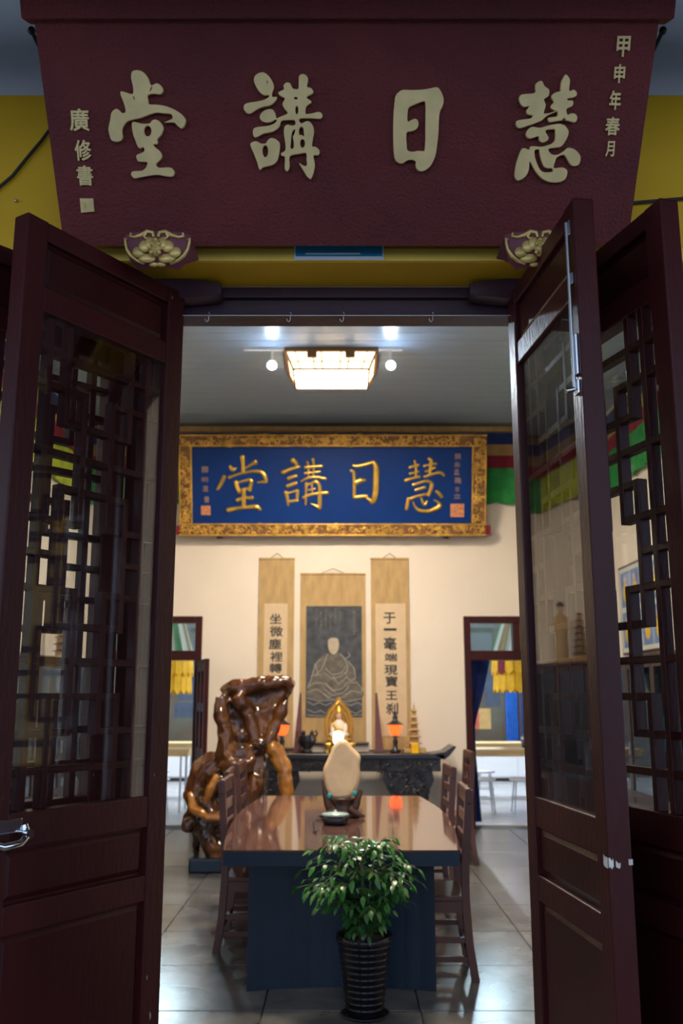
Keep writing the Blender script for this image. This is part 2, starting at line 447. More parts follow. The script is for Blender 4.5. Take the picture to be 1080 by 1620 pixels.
# front wall: ochre beam, pale band above, inner skin
struct(MB().box(-6, 6, BEAM_Y, 3.08, ZB, ZY, bev=0.004).build('wall_front', M['yellow_wall']), 'ochre yellow beam above the doors')
struct(MB().box(-6, 6, BEAM_Y + 0.015, 3.08, ZY, 4.6).build('wall_front_upper', M['white_wall']), 'pale wall band above the ochre beam')
struct(MB().box(-6, 6, 3.08, Y0 + 0.06, ZB, ZC + 0.06).build('wall_front_inner', M['cream_wall']), 'inner face of the front wall')
struct(MB().box(-7, 7, 1.85, 2.05, 3.58, 3.90, bev=0.01).build('trim_11', M['porch']), 'unseen dark porch beam added to shade the top of the signboard')  # out of view, added to darken the signboard's top
struct(MB().box(-7, 7, -0.9, BEAM_Y, 4.05, 4.15).build('ceiling_porch', M['porch']), 'dark boarded porch ceiling')
struct(MB().box(-6, 6, BEAM_Y - 0.008, BEAM_Y, ZB + 0.002, ZB + 0.048, bev=0.003).build('trim_12', M['beam_lit_strip']), 'added pale ochre strip painted as the lit lower edge of the beam')  # added strip, its paler colour imitates the lit beam face
# lintel under the beam (three mouldings)
ZL = at_y(540, 500, 3.10).z
struct(MB().box(-6, 6, 3.08, 3.12, ZB - 0.040, ZB, bev=0.004).build('trim_3', M['lintel']), 'plum painted upper lintel moulding')
struct(MB().box(-6, 6, 3.095, 3.20, ZL, ZB - 0.040, bev=0.006).build('trim_4', M['lintel']), 'plum painted door lintel')
# jamb posts between the bays
for k, x in enumerate((-2.08, -0.70, 0.70, 2.08)):
    w = 0.052
    struct(MB().box(x - w, x + w, 3.09, 3.20, 0, ZL, bev=0.006).build('trim_%d' % (5 + k), M['lacquer']), 'dark red door post between the bays')
for k, sx in enumerate((-1, 1)):
    struct(MB().box(sx * 3.30, sx * 6, 3.0, 3.20, 0, ZB).build('wall_front_%s' % ('left' if sx < 0 else 'right'), M['yellow_wall']), 'ochre front wall beside the door bays')
# curved pivot blocks beside the lintel
for k, (x0, x1) in enumerate(((-0.80, at_y(346, 460, 2.96).x), (0.80, at_y(747, 460, 2.96).x))):
    zt, zb = ZB - 0.002, ZB - 0.070
    s = 1 if x1 > x0 else -1
    pl = [(x0, zt), (x0, zb), (x1 - s * 0.12, zb - 0.004), (x1 - s * 0.02, zb + 0.006), (x1, zb + 0.014), (x1, zt - 0.018), (x1 - s * 0.06, zt - 0.006), (x1 - s * 0.12, zt)]
    struct(MB().prism(pl, 1, 3.01, 3.079).build('trim_%d' % (9 + k), M['lintel']), 'curved plum pivot block under the beam')

# ------------------------------------------------------------------ lattice doors
LW, LT, LH = 0.675, 0.062, 2.965
Z_BOT, Z_P3, Z_M0, Z_M1, Z_O0, Z_O1, Z_T0, Z_T1 = 0.07, 0.955, 1.03, 1.170, 1.262, 2.683, 2.760, 2.905
STW = 0.078
OX0, OX1 = STW, LW - STW
def leaf(name, hinge, free, s, label):
    h = Vector((*hinge, 0)); f = Vector((*free, 0)); d = (f - h).normalized()
    r = thing(name, (h.x, h.y, 0), (0, 0, math.atan2(d.y, d.x)), label=label, cat='door', kind='structure')
    ya, yb = -LT / 2, LT / 2
    for x0, x1 in ((0, STW), (LW - STW, LW)):
        MB().box(x0, x1, ya, yb, Z_BOT, LH, bev=0.005).build('stile', M['lacquer_worn'], r)
    for z0, z1 in ((Z_BOT, Z_BOT + 0.09), (Z_P3, Z_M0), (Z_M1, Z_O0), (Z_O1, Z_T0), (Z_T1, LH)):
        MB().box(OX0, OX1, ya + 0.003, yb - 0.003, z0, z1, bev=0.004).build('rail', M['lacquer_worn'], r)
    for z0, z1 in ((Z_BOT + 0.09, Z_P3), (Z_M0, Z_M1), (Z_T0, Z_T1)):
        b = MB().box(OX0 - 0.004, OX1 + 0.004, -0.010, 0.010, z0 - 0.004, z1 + 0.004)
        mgn = 0.022
        for sy in (-1, 1):      # raised field with sloping margins
            y0, y1 = sy * 0.010, sy * 0.017
            o = [(OX0 + 0.008, z0 + 0.008), (OX1 - 0.008, z0 + 0.008), (OX1 - 0.008, z1 - 0.008), (OX0 + 0.008, z1 - 0.008)]
            i_ = [(OX0 + mgn, z0 + mgn), (OX1 - mgn, z0 + mgn), (OX1 - mgn, z1 - mgn), (OX0 + mgn, z1 - mgn)]
            b.add([(x, y0, z) for x, z in o] + [(x, y1, z) for x, z in i_], [(0, 1, 5, 4), (1, 2, 6, 5), (2, 3, 7, 6), (3, 0, 4, 7), (4, 5, 6, 7)])
        b.build('panel', M['lacquer'], r)
    # lattice on the outer side (local -s), glass on the inner side
    yl = -s * 0.012
    ow, oh, bw, bd = OX1 - OX0, Z_O1 - Z_O0, 0.0105, 0.017
    cx = [0.11, 0.25, 0.39]
    X = lambda c: OX0 + ow * c
    Zr = lambda k: Z_O1 - oh * k / 14.0
    V = []; H = []
    for m_ in (0, 1):
        c1, c2, c3 = [(1 - c) if m_ else c for c in cx]; st = 1 if m_ else 0
        V += [(c1, 0, 14), (c2, 0, 3), (c2, 5, 9), (c2, 11, 14), (c3, 2, 6), (c3, 8, 12)]
        H += [(2, st, c3), (6, st, c3), (8, st, c3), (12, st, c3), (7, st, c2)]
    H += [(1, 0, 1), (4, 0, 1), (10, 0, 1), (13, 0, 1)] + [(k, cx[1], 1 - cx[1]) for k in (3, 5, 9, 11)]
    for c, k0, k1 in V:
        e0 = 0 if k0 == 0 else bw; e1 = 0 if k1 == 14 else bw
        MB().box(X(c) - bw, X(c) + bw, yl - bd, yl + bd, Zr(k1) - e1, Zr(k0) + e0, bev=0.002).build('lattice_bar', M['lacquer'], r)
    for k, a, c in H:
        a, c = min(a, c), max(a, c)
        MB().box(X(a), X(c), yl - bd + 0.001, yl + bd - 0.001, Zr(k) - bw, Zr(k) + bw, bev=0.002).build('lattice_bar', M['lacquer'], r)
    yg = s * 0.014
    MB().box(OX0 - 0.003, OX1 + 0.003, yg - 0.002, yg + 0.002, Z_O0 - 0.003, Z_O1 + 0.003).build('glass_pane', M['glass'], r)
    return r
d1 = leaf('door_1', (-0.580, 3.052), (-0.944, 2.487), 1, 'dark red lattice door leaf swung open on the left, chrome latch on its stile')
d2 = leaf('door_2', (0.622, 3.065), (0.690, 2.395), -1, 'dark red lattice door leaf with chrome top bolt, standing square right of the opening')
d3 = leaf('door_3', (0.745, 3.045), (0.925, 2.44), 1, 'outermost right door leaf, its wooden lattice side showing, behind the bolted leaf')
d4 = leaf('door_4', (-0.760, 3.055), (-1.215, 2.56), -1, 'folded lattice door leaf seen through the glass of the left leaf')
# hardware: latch on door_1, tower bolt on door_2
lt = MB(); zc_ = 1.21
lt.box(LW - 0.105, LW - 0.002, LT / 2, LT / 2 + 0.022, zc_ + 0.005, zc_ + 0.042, bev=0.004)
pl = lt.build('latch', M['chrome'], d1); pl['label'] = 'chrome door latch'
hb = MB().tube([(LW - 0.112, LT / 2 + 0.02, zc_ + 0.022), (LW - 0.116, LT / 2 + 0.032, zc_ - 0.005), (LW - 0.085, LT / 2 + 0.042, zc_ - 0.02), (LW - 0.03, LT / 2 + 0.042, zc_ - 0.022), (LW - 0.004, LT / 2 + 0.035, zc_ - 0.012)], [0.010, 0.012, 0.010, 0.011, 0.008], 10)
hb.cyl((LW - 0.113, LT / 2 + 0.01, zc_ + 0.0), (LW - 0.113, LT / 2 + 0.045, zc_ + 0.0), 0.013, n=14)
hb.build('pull_handle', M['chrome'], pl)
bt = MB(); yb_ = -LT / 2; xb_ = LW - 0.030
for z0, z1, w in ((2.86, 2.905, 0.011), (2.71, 2.745, 0.011), (2.44, 2.56, 0.014), (2.385, 2.425, 0.014)):
    bt.box(xb_ - w, xb_ + w, yb_ - 0.008, yb_, z0, z1, bev=0.002)
bo = bt.build('bolt_plate', M['chrome'], d2); bo['label'] = 'chrome tower bolt'
MB().cyl((xb_, yb_ - 0.012, 2.40), (xb_, yb_ - 0.012, 2.90), 0.0055).build('bolt_rod', M['steel'], bo)
MB().cyl((xb_, yb_ - 0.012, 2.40), (xb_ - 0.002, yb_ - 0.035, 2.395), 0.007).build('bolt_knob', M['chrome'], bo)
# torn silver tape on door_2's edge
tp = MB()
def tape(u, v): return (LW + 0.0012 + 0.002 * math.sin(9 * u), -LT / 2 + u * 0.030, 1.152 + (0.024 - 0.014 * u) * v + 0.004 * math.sin(21 * u))
tp.grid(8, 2, tape)
tp.grid(3, 2, lambda u, v: (LW + 0.0015, LT / 2 - 0.011 * u, 1.158 + 0.014 * v + 0.003 * math.sin(9 * u)))
tp.grid(4, 2, lambda u, v: (LW - 0.028 * u, -LT / 2 - 0.0015 - 0.003 * math.sin(3 * u), 1.15 + 0.026 * v + 0.006 * u))
tp.build('torn_tape', M['tape'], d2)['label'] = 'torn silver tape'

# ------------------------------------------------------------------ doorways in the back wall
def doorway(name, x0, x1, label, mull):
    r = thing(name, ((x0 + x1) / 2, YB + 0.06, 0), label=label, cat='doorway', kind='structure')
    o = (x0 + x1) / 2; w = 0.085; zt = DZ; zb = at_y(733, 1037, YB).z
    def bx(n, a, c, z0, z1, y0=-0.085, y1=0.06): return MB().box(a - o, c - o, y0, y1, z0, z1, bev=0.006).build(n, M['lacquer'], r)
    bx('jamb', x0, x0 + w, 0, zt); bx('jamb', x1 - w, x1, 0, zt)
    bx('head', x0 + w, x1 - w, zt - 0.085, zt)
    bx('transom_bar', x0 + w, x1 - w, zb - 0.06, zb + 0.06)
    bx('mullion', mull - 0.045, mull + 0.045, zb + 0.06, zt - 0.085)
    for a, c in ((x0 + w, mull - 0.045), (mull + 0.045, x1 - w)):
        MB().box(a - o, c - o, -0.004, 0.004, zb + 0.06, zt - 0.085).build('transom_pane', M['case_glass'], r)
    return r
doorway('door_5', DR[0], DR[1], 'wide dark red doorway with glazed transom right of the altar', (DR[0] + DR[1]) / 2 - 0.04)
doorway('door_6', DL[0], DL[1], 'wide dark red doorway with glazed transom left of the altar', (DL[0] + DL[1]) / 2)
# open slotted leaf at the left doorway
zt7 = at_y(315, 1045, YB).z
r7 = thing('door_7', (DL[1] - 0.02, YB - 0.06, 0), (0, 0, math.radians(-72)), label='open slotted brown door leaf beside the root carving', cat='door', kind='structure')
LW7 = 0.60
for x0, x1 in ((0, 0.09), (0.255, 0.345), (LW7 - 0.09, LW7)):
    MB().box(x0, x1, -0.025, 0.025, 0.02, zt7, bev=0.004).build('stile', M['lacquer'], r7)
for z0, z1 in ((0.02, 0.2), (0.82, 0.95), (1.38, 1.48), (zt7 - 0.14, zt7)):
    MB().box(0.005, LW7 - 0.005, -0.022, 0.022, z0, z1, bev=0.004).build('rail', M['lacquer'], r7)
for x0, x1 in ((0.09, 0.255), (0.345, LW7 - 0.09)):
    MB().box(x0, x1, -0.008, 0.008, 0.2, 0.82).build('panel', M['lacquer'], r7)

# ------------------------------------------------------------------ the hall beyond the doorways
FY = 18.5
struct(MB().box(-7, 7, YB + 0.25, FY + 0.2, -0.06, 0.0).build('floor_far', M['far_floor']), 'pale polished floor of the room beyond the doorways')
struct(MB().box(-7, 7, YB + 0.2, FY + 0.2, 3.9, 4.0).build('ceiling_far', M['white_wall']), 'ceiling of the room beyond')
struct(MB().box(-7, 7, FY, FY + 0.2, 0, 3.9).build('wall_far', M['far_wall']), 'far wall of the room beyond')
for sx in (-1, 1):
    b = MB()
    ys = [YB + 0.2, 12.3, 14.2, 14.7, 16.6, 17.0, FY]
    for i in range(0, 6, 2): b.box(sx * 7, sx * 7.2, ys[i], ys[i + 1], 0, 3.9)
    for i in (1, 3): b.box(sx * 7, sx * 7.2, ys[i], ys[i + 1], 0, 0.5); b.box(sx * 7, sx * 7.2, ys[i], ys[i + 1], 3.4, 3.9)
    b.box(sx * 7, sx * 7.2, 17.0, FY, 0, 3.9)
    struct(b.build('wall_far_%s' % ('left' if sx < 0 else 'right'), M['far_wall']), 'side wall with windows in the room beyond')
    for k, i in enumerate((1, 3)):
        w = thing('window_%d' % (1 + k + (2 if sx > 0 else 0)), (sx * 7.1, (ys[i] + ys[i + 1]) / 2, 0.5), label='tall window lighting the room beyond', cat='window', kind='structure')
        hw = (ys[i + 1] - ys[i]) / 2
        for yy in (-hw + 0.03, 0, hw - 0.03): MB().box(-0.04, 0.04, yy - 0.03, yy + 0.03, 0, 2.9).build('mullion', M['lacquer'], w)
        for z in (0.03, 1.45, 2.87): MB().box(-0.035, 0.035, -hw, hw, z - 0.03, z + 0.03).build('frame_rail', M['lacquer'], w)
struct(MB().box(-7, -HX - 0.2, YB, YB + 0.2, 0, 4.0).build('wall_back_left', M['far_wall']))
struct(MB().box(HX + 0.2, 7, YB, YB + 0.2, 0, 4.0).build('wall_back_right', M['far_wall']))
# ================================================================== red signboard over the door
CHARS = {}
def cv(org, sc, pts): return [(org[0] + x / sc, org[1] + y / sc) for x, y in pts]
O1, S1 = (160, 90), 7.2
CHARS['hall'] = [[cv(O1, S1, l) for l in g] for g in (
 [[(360,180),(400,160),(460,165),(510,200),(550,260),(572,325),(600,325),(640,308),(680,325),(712,370),(710,410),(680,438),(600,430),(540,450),(545,500),(555,545),(640,550),(740,565),(840,605),(920,655),(965,710),(970,760),(940,815),(910,820),(870,785),(830,755),(725,757),(810,715),(820,690),(800,660),(700,650),(630,645),(550,670),(460,705),(380,722),(310,745),(265,800),(250,860),(258,920),(235,965),(180,975),(130,955),(105,890),(95,820),(115,720),(130,640),(180,597),(220,615),(250,645),(285,635),(285,590),(260,510),(230,430),(240,400),(290,410),(345,428),(375,420),(372,340),(352,250)],
  [(580,356),(590,354),(586,374),(570,398),(564,396)], [(377,462),(385,462),(394,490),(388,494)]],
 [[(360,765),(390,745),(470,765),(560,762),(590,730),(630,718),(680,745),(715,800),(715,840),(690,900),(650,945),(655,985),(635,1003),(605,1005),(620,1030),(670,1070),(700,1120),(690,1170),(640,1220),(640,1245),(670,1265),(760,1262),(810,1270),(842,1310),(835,1355),(800,1372),(720,1362),(650,1350),(560,1360),(450,1380),(390,1390),(355,1355),(355,1320),(385,1305),(470,1300),(510,1275),(530,1240),(530,1205),(440,1200),(415,1165),(412,1125),(450,1105),(495,1085),(503,1055),(485,1035),(460,1050),(430,1035),(400,960),(370,870)],
  ellp(540, 852, 42, 58)])]
O2, S2 = (370, 100), 6.75
CHARS['lecture'] = [[cv(O2, S2, l) for l in g] for g in (
 [[(215,190),(230,140),(280,108),(330,108),(380,150),(420,215),(430,270),(410,330),(415,365),(455,365),(463,385),(440,420),(390,460),(300,480),(230,515),(180,548),(140,540),(110,500),(112,455),(150,430),(250,415),(330,395),(375,365),(370,350),(320,350),(275,315),(235,250)]],
 [[(278,580),(300,530),(360,498),(415,500),(445,540),(456,592),(500,575),(575,540),(540,495),(520,440),(545,385),(500,360),(475,330),(490,308),(535,285),(530,245),(560,215),(600,220),(630,275),(660,283),(690,275),(692,180),(700,140),(735,122),(775,140),(795,185),(780,255),(820,270),(848,305),(840,335),(775,370),(825,410),(820,435),(775,470),(765,535),(780,548),(840,540),(910,525),(945,555),(940,590),(910,603),(830,598),(705,600),(710,640),(730,645),(785,622),(830,650),(857,720),(845,810),(835,890),(870,895),(910,930),(915,965),(895,990),(850,995),(865,1080),(855,1160),(830,1230),(815,1242),(780,1215),(740,1150),(695,1068),(750,1100),(780,1090),(775,1030),(770,968),(700,975),(600,1000),(598,1090),(590,1140),(565,1160),(543,1130),(545,1010),(510,995),(505,965),(550,935),(550,860),(535,760),(540,690),(570,660),(620,670),(655,660),(650,620),(600,615),(510,625),(495,670),(460,715),(400,745),(320,760),(240,800),(210,775),(210,710),(260,685),(360,675),(430,650),(460,618),(440,612),(400,635),(340,640),(295,620)],
  ellp(662, 382, 18, 12), ellp(673, 508, 16, 42),
  [(655,718),(642,770),(630,790),(640,850),(638,905),(620,920),(605,900),(611,840),(618,760),(636,724)],
  [(700,705),(725,688),(743,710),(748,785),(728,772),(698,765)], ellp(733, 862, 25, 44)],
 [[(178,880),(195,848),(245,838),(290,860),(340,860),(365,825),(400,802),(450,815),(490,855),(493,920),(478,1010),(455,1060),(410,1095),(310,1120),(290,1145),(270,1130),(250,1060),(215,970)], ellp(338, 945, 30, 62)])]
O3, S3 = (600, 120), 9.0
CHARS['sun'] = [[cv(O3, S3, l) for l in g] for g in (
 [[(230,285),(270,240),(330,207),(450,210),(590,205),(700,190),(810,170),(860,215),(900,300),(908,380),(885,460),(855,520),(840,640),(835,800),(820,950),(800,1100),(770,1200),(720,1290),(650,1350),(580,1367),(530,1340),(507,1280),(512,1240),(490,1212),(430,1205),(380,1220),(330,1255),(270,1250),(220,1200),(200,1100),(192,900),(192,700),(200,500),(215,350)],
  [(415,465),(500,420),(600,380),(640,385),(650,450),(648,700),(648,900),(640,1040),(625,1075),(540,1072),(480,1085),(400,1070),(385,1000),(378,860),(395,810),(450,800),(520,770),(550,710),(545,650),(505,618),(450,635),(400,655),(395,560)]],)]
O4, S4 = (790, 100), 7.2
CHARS['wisdom'] = [[cv(O4, S4, l) for l in g] for g in (
 [[(395,290),(400,245),(440,212),(475,215),(500,265),(550,305),(555,350),(540,390),(495,420),(515,480),(495,560),(500,580),(570,570),(632,549),(630,562),(550,595),(500,630),(470,660),(400,690),(300,725),(220,748),(185,730),(175,690),(200,655),(340,635),(365,605),(320,595),(295,565),(305,530),(325,500),(270,508),(230,475),(212,420),(220,380),(260,360),(390,345)]],
 [[(680,300),(690,220),(720,160),(742,137),(770,160),(790,205),(780,320),(830,308),(865,340),(860,380),(820,402),(765,410),(765,430),(820,432),(825,470),(810,500),(755,525),(750,560),(765,595),(800,577),(850,585),(872,625),(860,670),(830,683),(770,665),(700,660),(600,675),(555,678),(537,650),(550,625),(640,610),(645,560),(590,535),(570,510),(580,480),(605,450),(580,410),(580,375),(620,340),(680,325)]],
 [[(290,820),(310,765),(360,730),(450,740),(560,710),(680,695),(730,715),(770,770),(770,820),(740,890),(690,955),(620,970),(545,985),(580,1040),(650,1045),(720,1005),(765,967),(830,980),(880,1020),(910,1075),(895,1150),(850,1178),(800,1165),(770,1120),(740,1070),(710,1050),(640,1080),(620,1130),(604,1180),(620,1200),(700,1190),(755,1220),(755,1280),(720,1340),(640,1365),(540,1355),(460,1310),(400,1240),(360,1170),(330,1125),(325,1210),(290,1290),(210,1343),(175,1325),(162,1270),(175,1170),(200,1080),(240,985),(280,973),(325,990),(340,955),(380,950),(470,955),(560,930),(600,905),(620,870),(620,770),(580,762),(520,770),(515,795),(548,850),(530,890),(480,912),(440,885),(430,840),(380,855),(320,865)],
  [(390,1000),(438,990),(445,1040),(470,1130),(500,1188),(550,1203),(580,1202),(597,1222),(590,1238),(540,1245),(480,1240),(440,1200),(410,1130),(390,1060)]])]
LEAN = math.radians(28)
PO = at_y(547, 389, 2.80)
sb = Hung('signboard', (PO.x, PO.y, PO.z), LEAN, label='maroon signboard with four large gold characters leaning out above the doors', cat='signboard')
def pxl(h, u, v): return h.px(u, v)
bl, br, tl, tr = pxl(sb, 101, 389), pxl(sb, 992, 389), pxl(sb, 54, 32), pxl(sb, 1042, 32)
yt = tl[1]
b = MB()
b.hull8([(bl[0], 0, -0.045), (br[0], 0, -0.045), (tl[0], yt, -0.045), (tr[0], yt, -0.045), (bl[0], 0, 0), (br[0], 0, 0), (tl[0], yt, 0), (tr[0], yt, 0)])
b.build('board', M['red_board'], sb.root)
c0, c1 = pxl(sb, 36, 10)[0], pxl(sb, 1064, 10)[0]
MB().box(c0, c1, yt - 0.002, yt + 0.09, -0.055, 0.03, bev=0.006).build('top_rail', M['red_board'], sb.root)
for nm, parts in CHARS.items():
    me = outline_groups('large_character', [[[pxl(sb, *p) for p in l] for l in g] for g in parts], M['gold_dull'], 0.012, 0.0022)
    o = inst('large_character', me, sb.root, (0, 0, 0.0085))
    o['label'] = {'hall': 'gold character 堂', 'lecture': 'gold character 講', 'sun': 'gold character 日', 'wisdom': 'gold character 慧'}[nm]
def small_text(h, items, m, bold, ext, z, parent, name='small_character', sx=1.0):
    for ch, u, v, wpx, hpx in items:
        me = text_mesh(ch, m, bold, ext)
        xs = [p.co.x for p in me.vertices]; ys = [p.co.y for p in me.vertices]
        a = pxl(h, u - wpx / 2, v); c = pxl(h, u + wpx / 2, v); t = pxl(h, u, v - hpx / 2); q = pxl(h, u, v + hpx / 2)
        W = c[0] - a[0]; H = t[1] - q[1]
        p = pxl(h, u, v)
        inst(name, me, parent, (p[0], p[1], z), (0, 0, 0), (W / max(1e-6, max(xs) - min(xs)), H / max(1e-6, max(ys) - min(ys)), 0.25 * H))
small_text(sb, [('甲', 985, 74, 21, 33), ('申', 979, 117, 17, 30), ('年', 972, 159, 18, 31), ('春', 968, 200, 23, 29), ('月', 964, 236, 14, 25)], M['gold_dull'], 0.022, 0.25, 0.003, sb.root)
small_text(sb, [('廣', 126, 190, 31, 36), ('修', 132, 238, 26, 33), ('書', 135, 278, 25, 32)], M['gold_dull'], 0.020, 0.25, 0.003, sb.root)
q = [pxl(sb, *p) for p in ((127, 314), (148, 314), (150, 335), (129, 337))]
seal = inst('seal', outline_mesh('seal', [[p for i in range(4) for p in (q[i], tuple(q[i][k] * 0.95 + q[(i + 1) % 4][k] * 0.05 for k in (0, 1)), tuple((q[i][k] + q[(i + 1) % 4][k]) / 2 for k in (0, 1)), tuple(q[i][k] * 0.05 + q[(i + 1) % 4][k] * 0.95 for k in (0, 1)))]], M['gold_dull'], 0.006, 0.001), sb.root, (0, 0, 0.004)); seal['label'] = 'square gold seal'
MB().tube([(pxl(sb, 133, 320)[0], pxl(sb, 133, 320)[1], 0.008), (pxl(sb, 137, 325)[0], pxl(sb, 137, 325)[1], 0.008), (pxl(sb, 134, 330)[0], pxl(sb, 134, 330)[1], 0.008)], 0.0016, 5).build('seal_mark', M['gold_bracket'], seal)

# hanging pegs at the board's upper corners
for u, s, lb in ((55, -1, 'left'), (1043, 1, 'right')):
    p = at_y(u + s * 2, 55, BEAM_Y - 0.10)
    t = thing('hanging_peg', (p.x, BEAM_Y + 0.015, p.z), label='small dark hanging peg at the %s edge of the maroon signboard' % lb, cat='peg', group='pegs of the maroon signboard')
    MB().cyl((0, 0, 0), (0, -0.13, 0), 0.007).build('shaft', M['black'], t)
    MB().ell((0, -0.135, 0), 0.013, 0.013, 0.015).build('knob', M['black'], t)

# carved brackets under the signboard
def bracket(u0, u1, label):
    yf = 2.69
    p0 = at_y(u0 - 2, 362, yf); p1 = at_y(u1 + 2, 362, yf)
    zt = PO.z - 0.006; zb = at_y(u0, 413, yf).z; w = (p1.x - p0.x) / 2; cx = (p0.x + p1.x) / 2; hgt = zt - zb
    r = thing('carved_bracket', (cx, BEAM_Y, zb), label=label, cat='bracket', group='carved brackets under the signboard')
    D = BEAM_Y - yf
    # bowl-shaped block: front bows out, lower edge curves in
    n, k = 14, 8
    def fr(i, j):
        u = i * 2 - 1; v = j
        wid = w * (1 - 0.40 * (1 - v) ** 3.5); y = -D * (0.80 + 0.20 * math.sqrt(max(0, 1 - (u * 0.95) ** 2))) * (1 - 0.22 * (1 - v) ** 3)
        return (u * wid, y, v * hgt)
    zbk = max(0.0, ZB - zb)         # the underside climbs back to the beam's lower edge
    b = MB(); b.grid(n, k, fr)
    f = [fr(i / n, 1) for i in range(n + 1)]; b.add(f + [(w, 0, hgt), (-w, 0, hgt)], [tuple(range(n + 3))])
    f = [fr(i / n, 0) for i in range(n + 1)]; b.add(f + [(f[-1][0], 0, zbk), (f[0][0], 0, zbk)], [tuple(range(n + 3))])
    for i in (0, 1):
        f = [fr(i, j / k) for j in range(k + 1)]
        b.add(f + [(f[-1][0], 0, hgt), (f[0][0], 0, zbk)], [tuple(range(k + 3))])
    b.build('block', M['bracket_red'], r)
    def on(u, v, lift=0.004):
        p = fr((u + 1) / 2, v); return Vector((p[0], p[1] - lift, p[2]))
    # gold border scrolls
    for s in (-1, 1):
        sc = MB().tube([on(s * a, c) for a, c in ((0.90, 0.80), (0.97, 0.86), (0.97, 0.70), (0.95, 0.5), (0.90, 0.32), (0.78, 0.18), (0.55, 0.08))], [0.002, 0.005, 0.005, 0.005, 0.007, 0.007, 0.005], 7)
        sc.build('border_scroll', M['gold_bracket'], r)
        sc = MB().tube([on(s * a, c) for a, c in ((0.78, 0.98), (0.80, 0.88), (0.66, 0.82), (0.45, 0.86), (0.28, 0.97), (0.10, 0.93), (0.06, 0.78))], [0.004, 0.005, 0.005, 0.007, 0.007, 0.006, 0.005], 7)
        sc.tube([on(s * a, c) for a, c in ((0.30, 0.93), (0.36, 0.82), (0.30, 0.74), (0.22, 0.76))], [0.006, 0.005, 0.004, 0.003], 6)
        sc.build('crest_scroll', M['gold_bracket'], r)
    # flower petals
    for a, c, rx, rz in ((-0.58, 0.38, 0.022, 0.020), (0.58, 0.38, 0.022, 0.020), (-0.36, 0.52, 0.020, 0.021), (0.36, 0.52, 0.020, 0.021), (-0.18, 0.60, 0.017, 0.022), (0.18, 0.60, 0.017, 0.022), (-0.36, 0.22, 0.03, 0.018), (0.36, 0.22, 0.03, 0.018), (-0.17, 0.06, 0.016, 0.008), (0.17, 0.06, 0.016, 0.008)):
        p = on(a, c, 0.0); MB().ell(p, rx, 0.009, rz, 10, 6).build('petal', M['gold_bracket'], r)
    fb = MB(); p = on(0, 0.45, 0.004)
    fb.ell(p, 0.017, 0.018, 0.03, 10, 6)
    for dx, dz in ((0, 0.022), (-0.01, 0.008), (0.01, 0.008), (0, -0.008), (-0.012, -0.02), (0.012, -0.02)): fb.ell(p + Vector((dx, -0.012, dz)), 0.008, 0.008, 0.008, 8, 5)
    fb.build('flower_bud', M['gold_bracket'], r)
bracket(197, 298, 'gilded flower bracket under the signboard beside the left door leaf')
bracket(802, 903, 'gilded flower bracket under the signboard half hidden by the bolted door leaf')

# notice stuck on the beam
nb = Hung('notice_strip', (at_y(536, 414, BEAM_Y - 0.003).x, BEAM_Y - 0.0095, at_y(536, 414, BEAM_Y).z), 0, label='cyan and white notice strip on the ochre beam under the signboard', cat='notice')
a, c = pxl(nb, 465, 389), pxl(nb, 607, 389)
MB().box(a[0], c[0], 0.001, a[1] + 0.03, 0, 0.002).build('white_border', M['notice_white'], nb.root)
MB().box(a[0] + 0.006, c[0] - 0.006, 0.014, a[1] + 0.03, 0.002, 0.003).build('cyan_field', M['notice'], nb.root)
MB().box(a[0] + 0.04, c[0] - 0.08, 0.020, 0.026, 0.003, 0.0035).build('pale_stripe', M['notice_white'], nb.root)

# cables on the ochre wall
for nm, pts, lb in (('wall_cable', [(80, 203), (66, 222), (44, 248), (20, 278), (-6, 300), (-40, 325)], 'black cable looping across the ochre wall left of the signboard'),
                    ('wall_cable', [(985, 322), (1010, 320), (1045, 317), (1090, 313), (1120, 312)], 'black cable running along the ochre wall right of the signboard')):
    MBc = MB().tube([at_y(u, v, BEAM_Y - 0.012) for u, v in pts], 0.0055, 8)
    tag(MBc.build(nm, M['cable_black']), lb, 'cable')
pp = at_y(26, 319, BEAM_Y)
tag(MB().ell((pp.x, BEAM_Y - 0.004, pp.z), 0.008, 0.008, 0.006).build('wall_nail', M['steel']), 'small pale nail in the ochre wall at left', 'nail')

# wire with hooks under the lintel
wz = at_y(540, 499, 3.03).z
wr = tag(MB().cyl((-0.62, 3.03, wz), (0.62, 3.03, wz), 0.0022, n=6).build('curtain_wire', M['steel']), 'thin steel curtain wire stretched under the lintel', 'wire')
for u, lb in ((330, 'single wire hook nearest the left leaf on the curtain wire'), (459, 'wire hook left of the middle of the curtain wire'), (543, 'bent wire hook at the middle of the curtain wire'), (684, 'straight wire hook nearest the right leaf on the curtain wire')):
    p = at_y(u, 499, 3.03)
    pts = [(p.x, 3.03, wz + 0.012), (p.x + 0.004, 3.03, wz + 0.004), (p.x, 3.028, wz - 0.006), (p.x, 3.03, wz - 0.016), (p.x - 0.005, 3.03, wz - 0.024), (p.x - 0.011, 3.03, wz - 0.020), (p.x - 0.012, 3.03, wz - 0.012)]
    tag(MB().tube(pts, 0.0018, 6).build('wire_hook', M['steel']), lb, 'hook', 'hooks on the curtain wire')

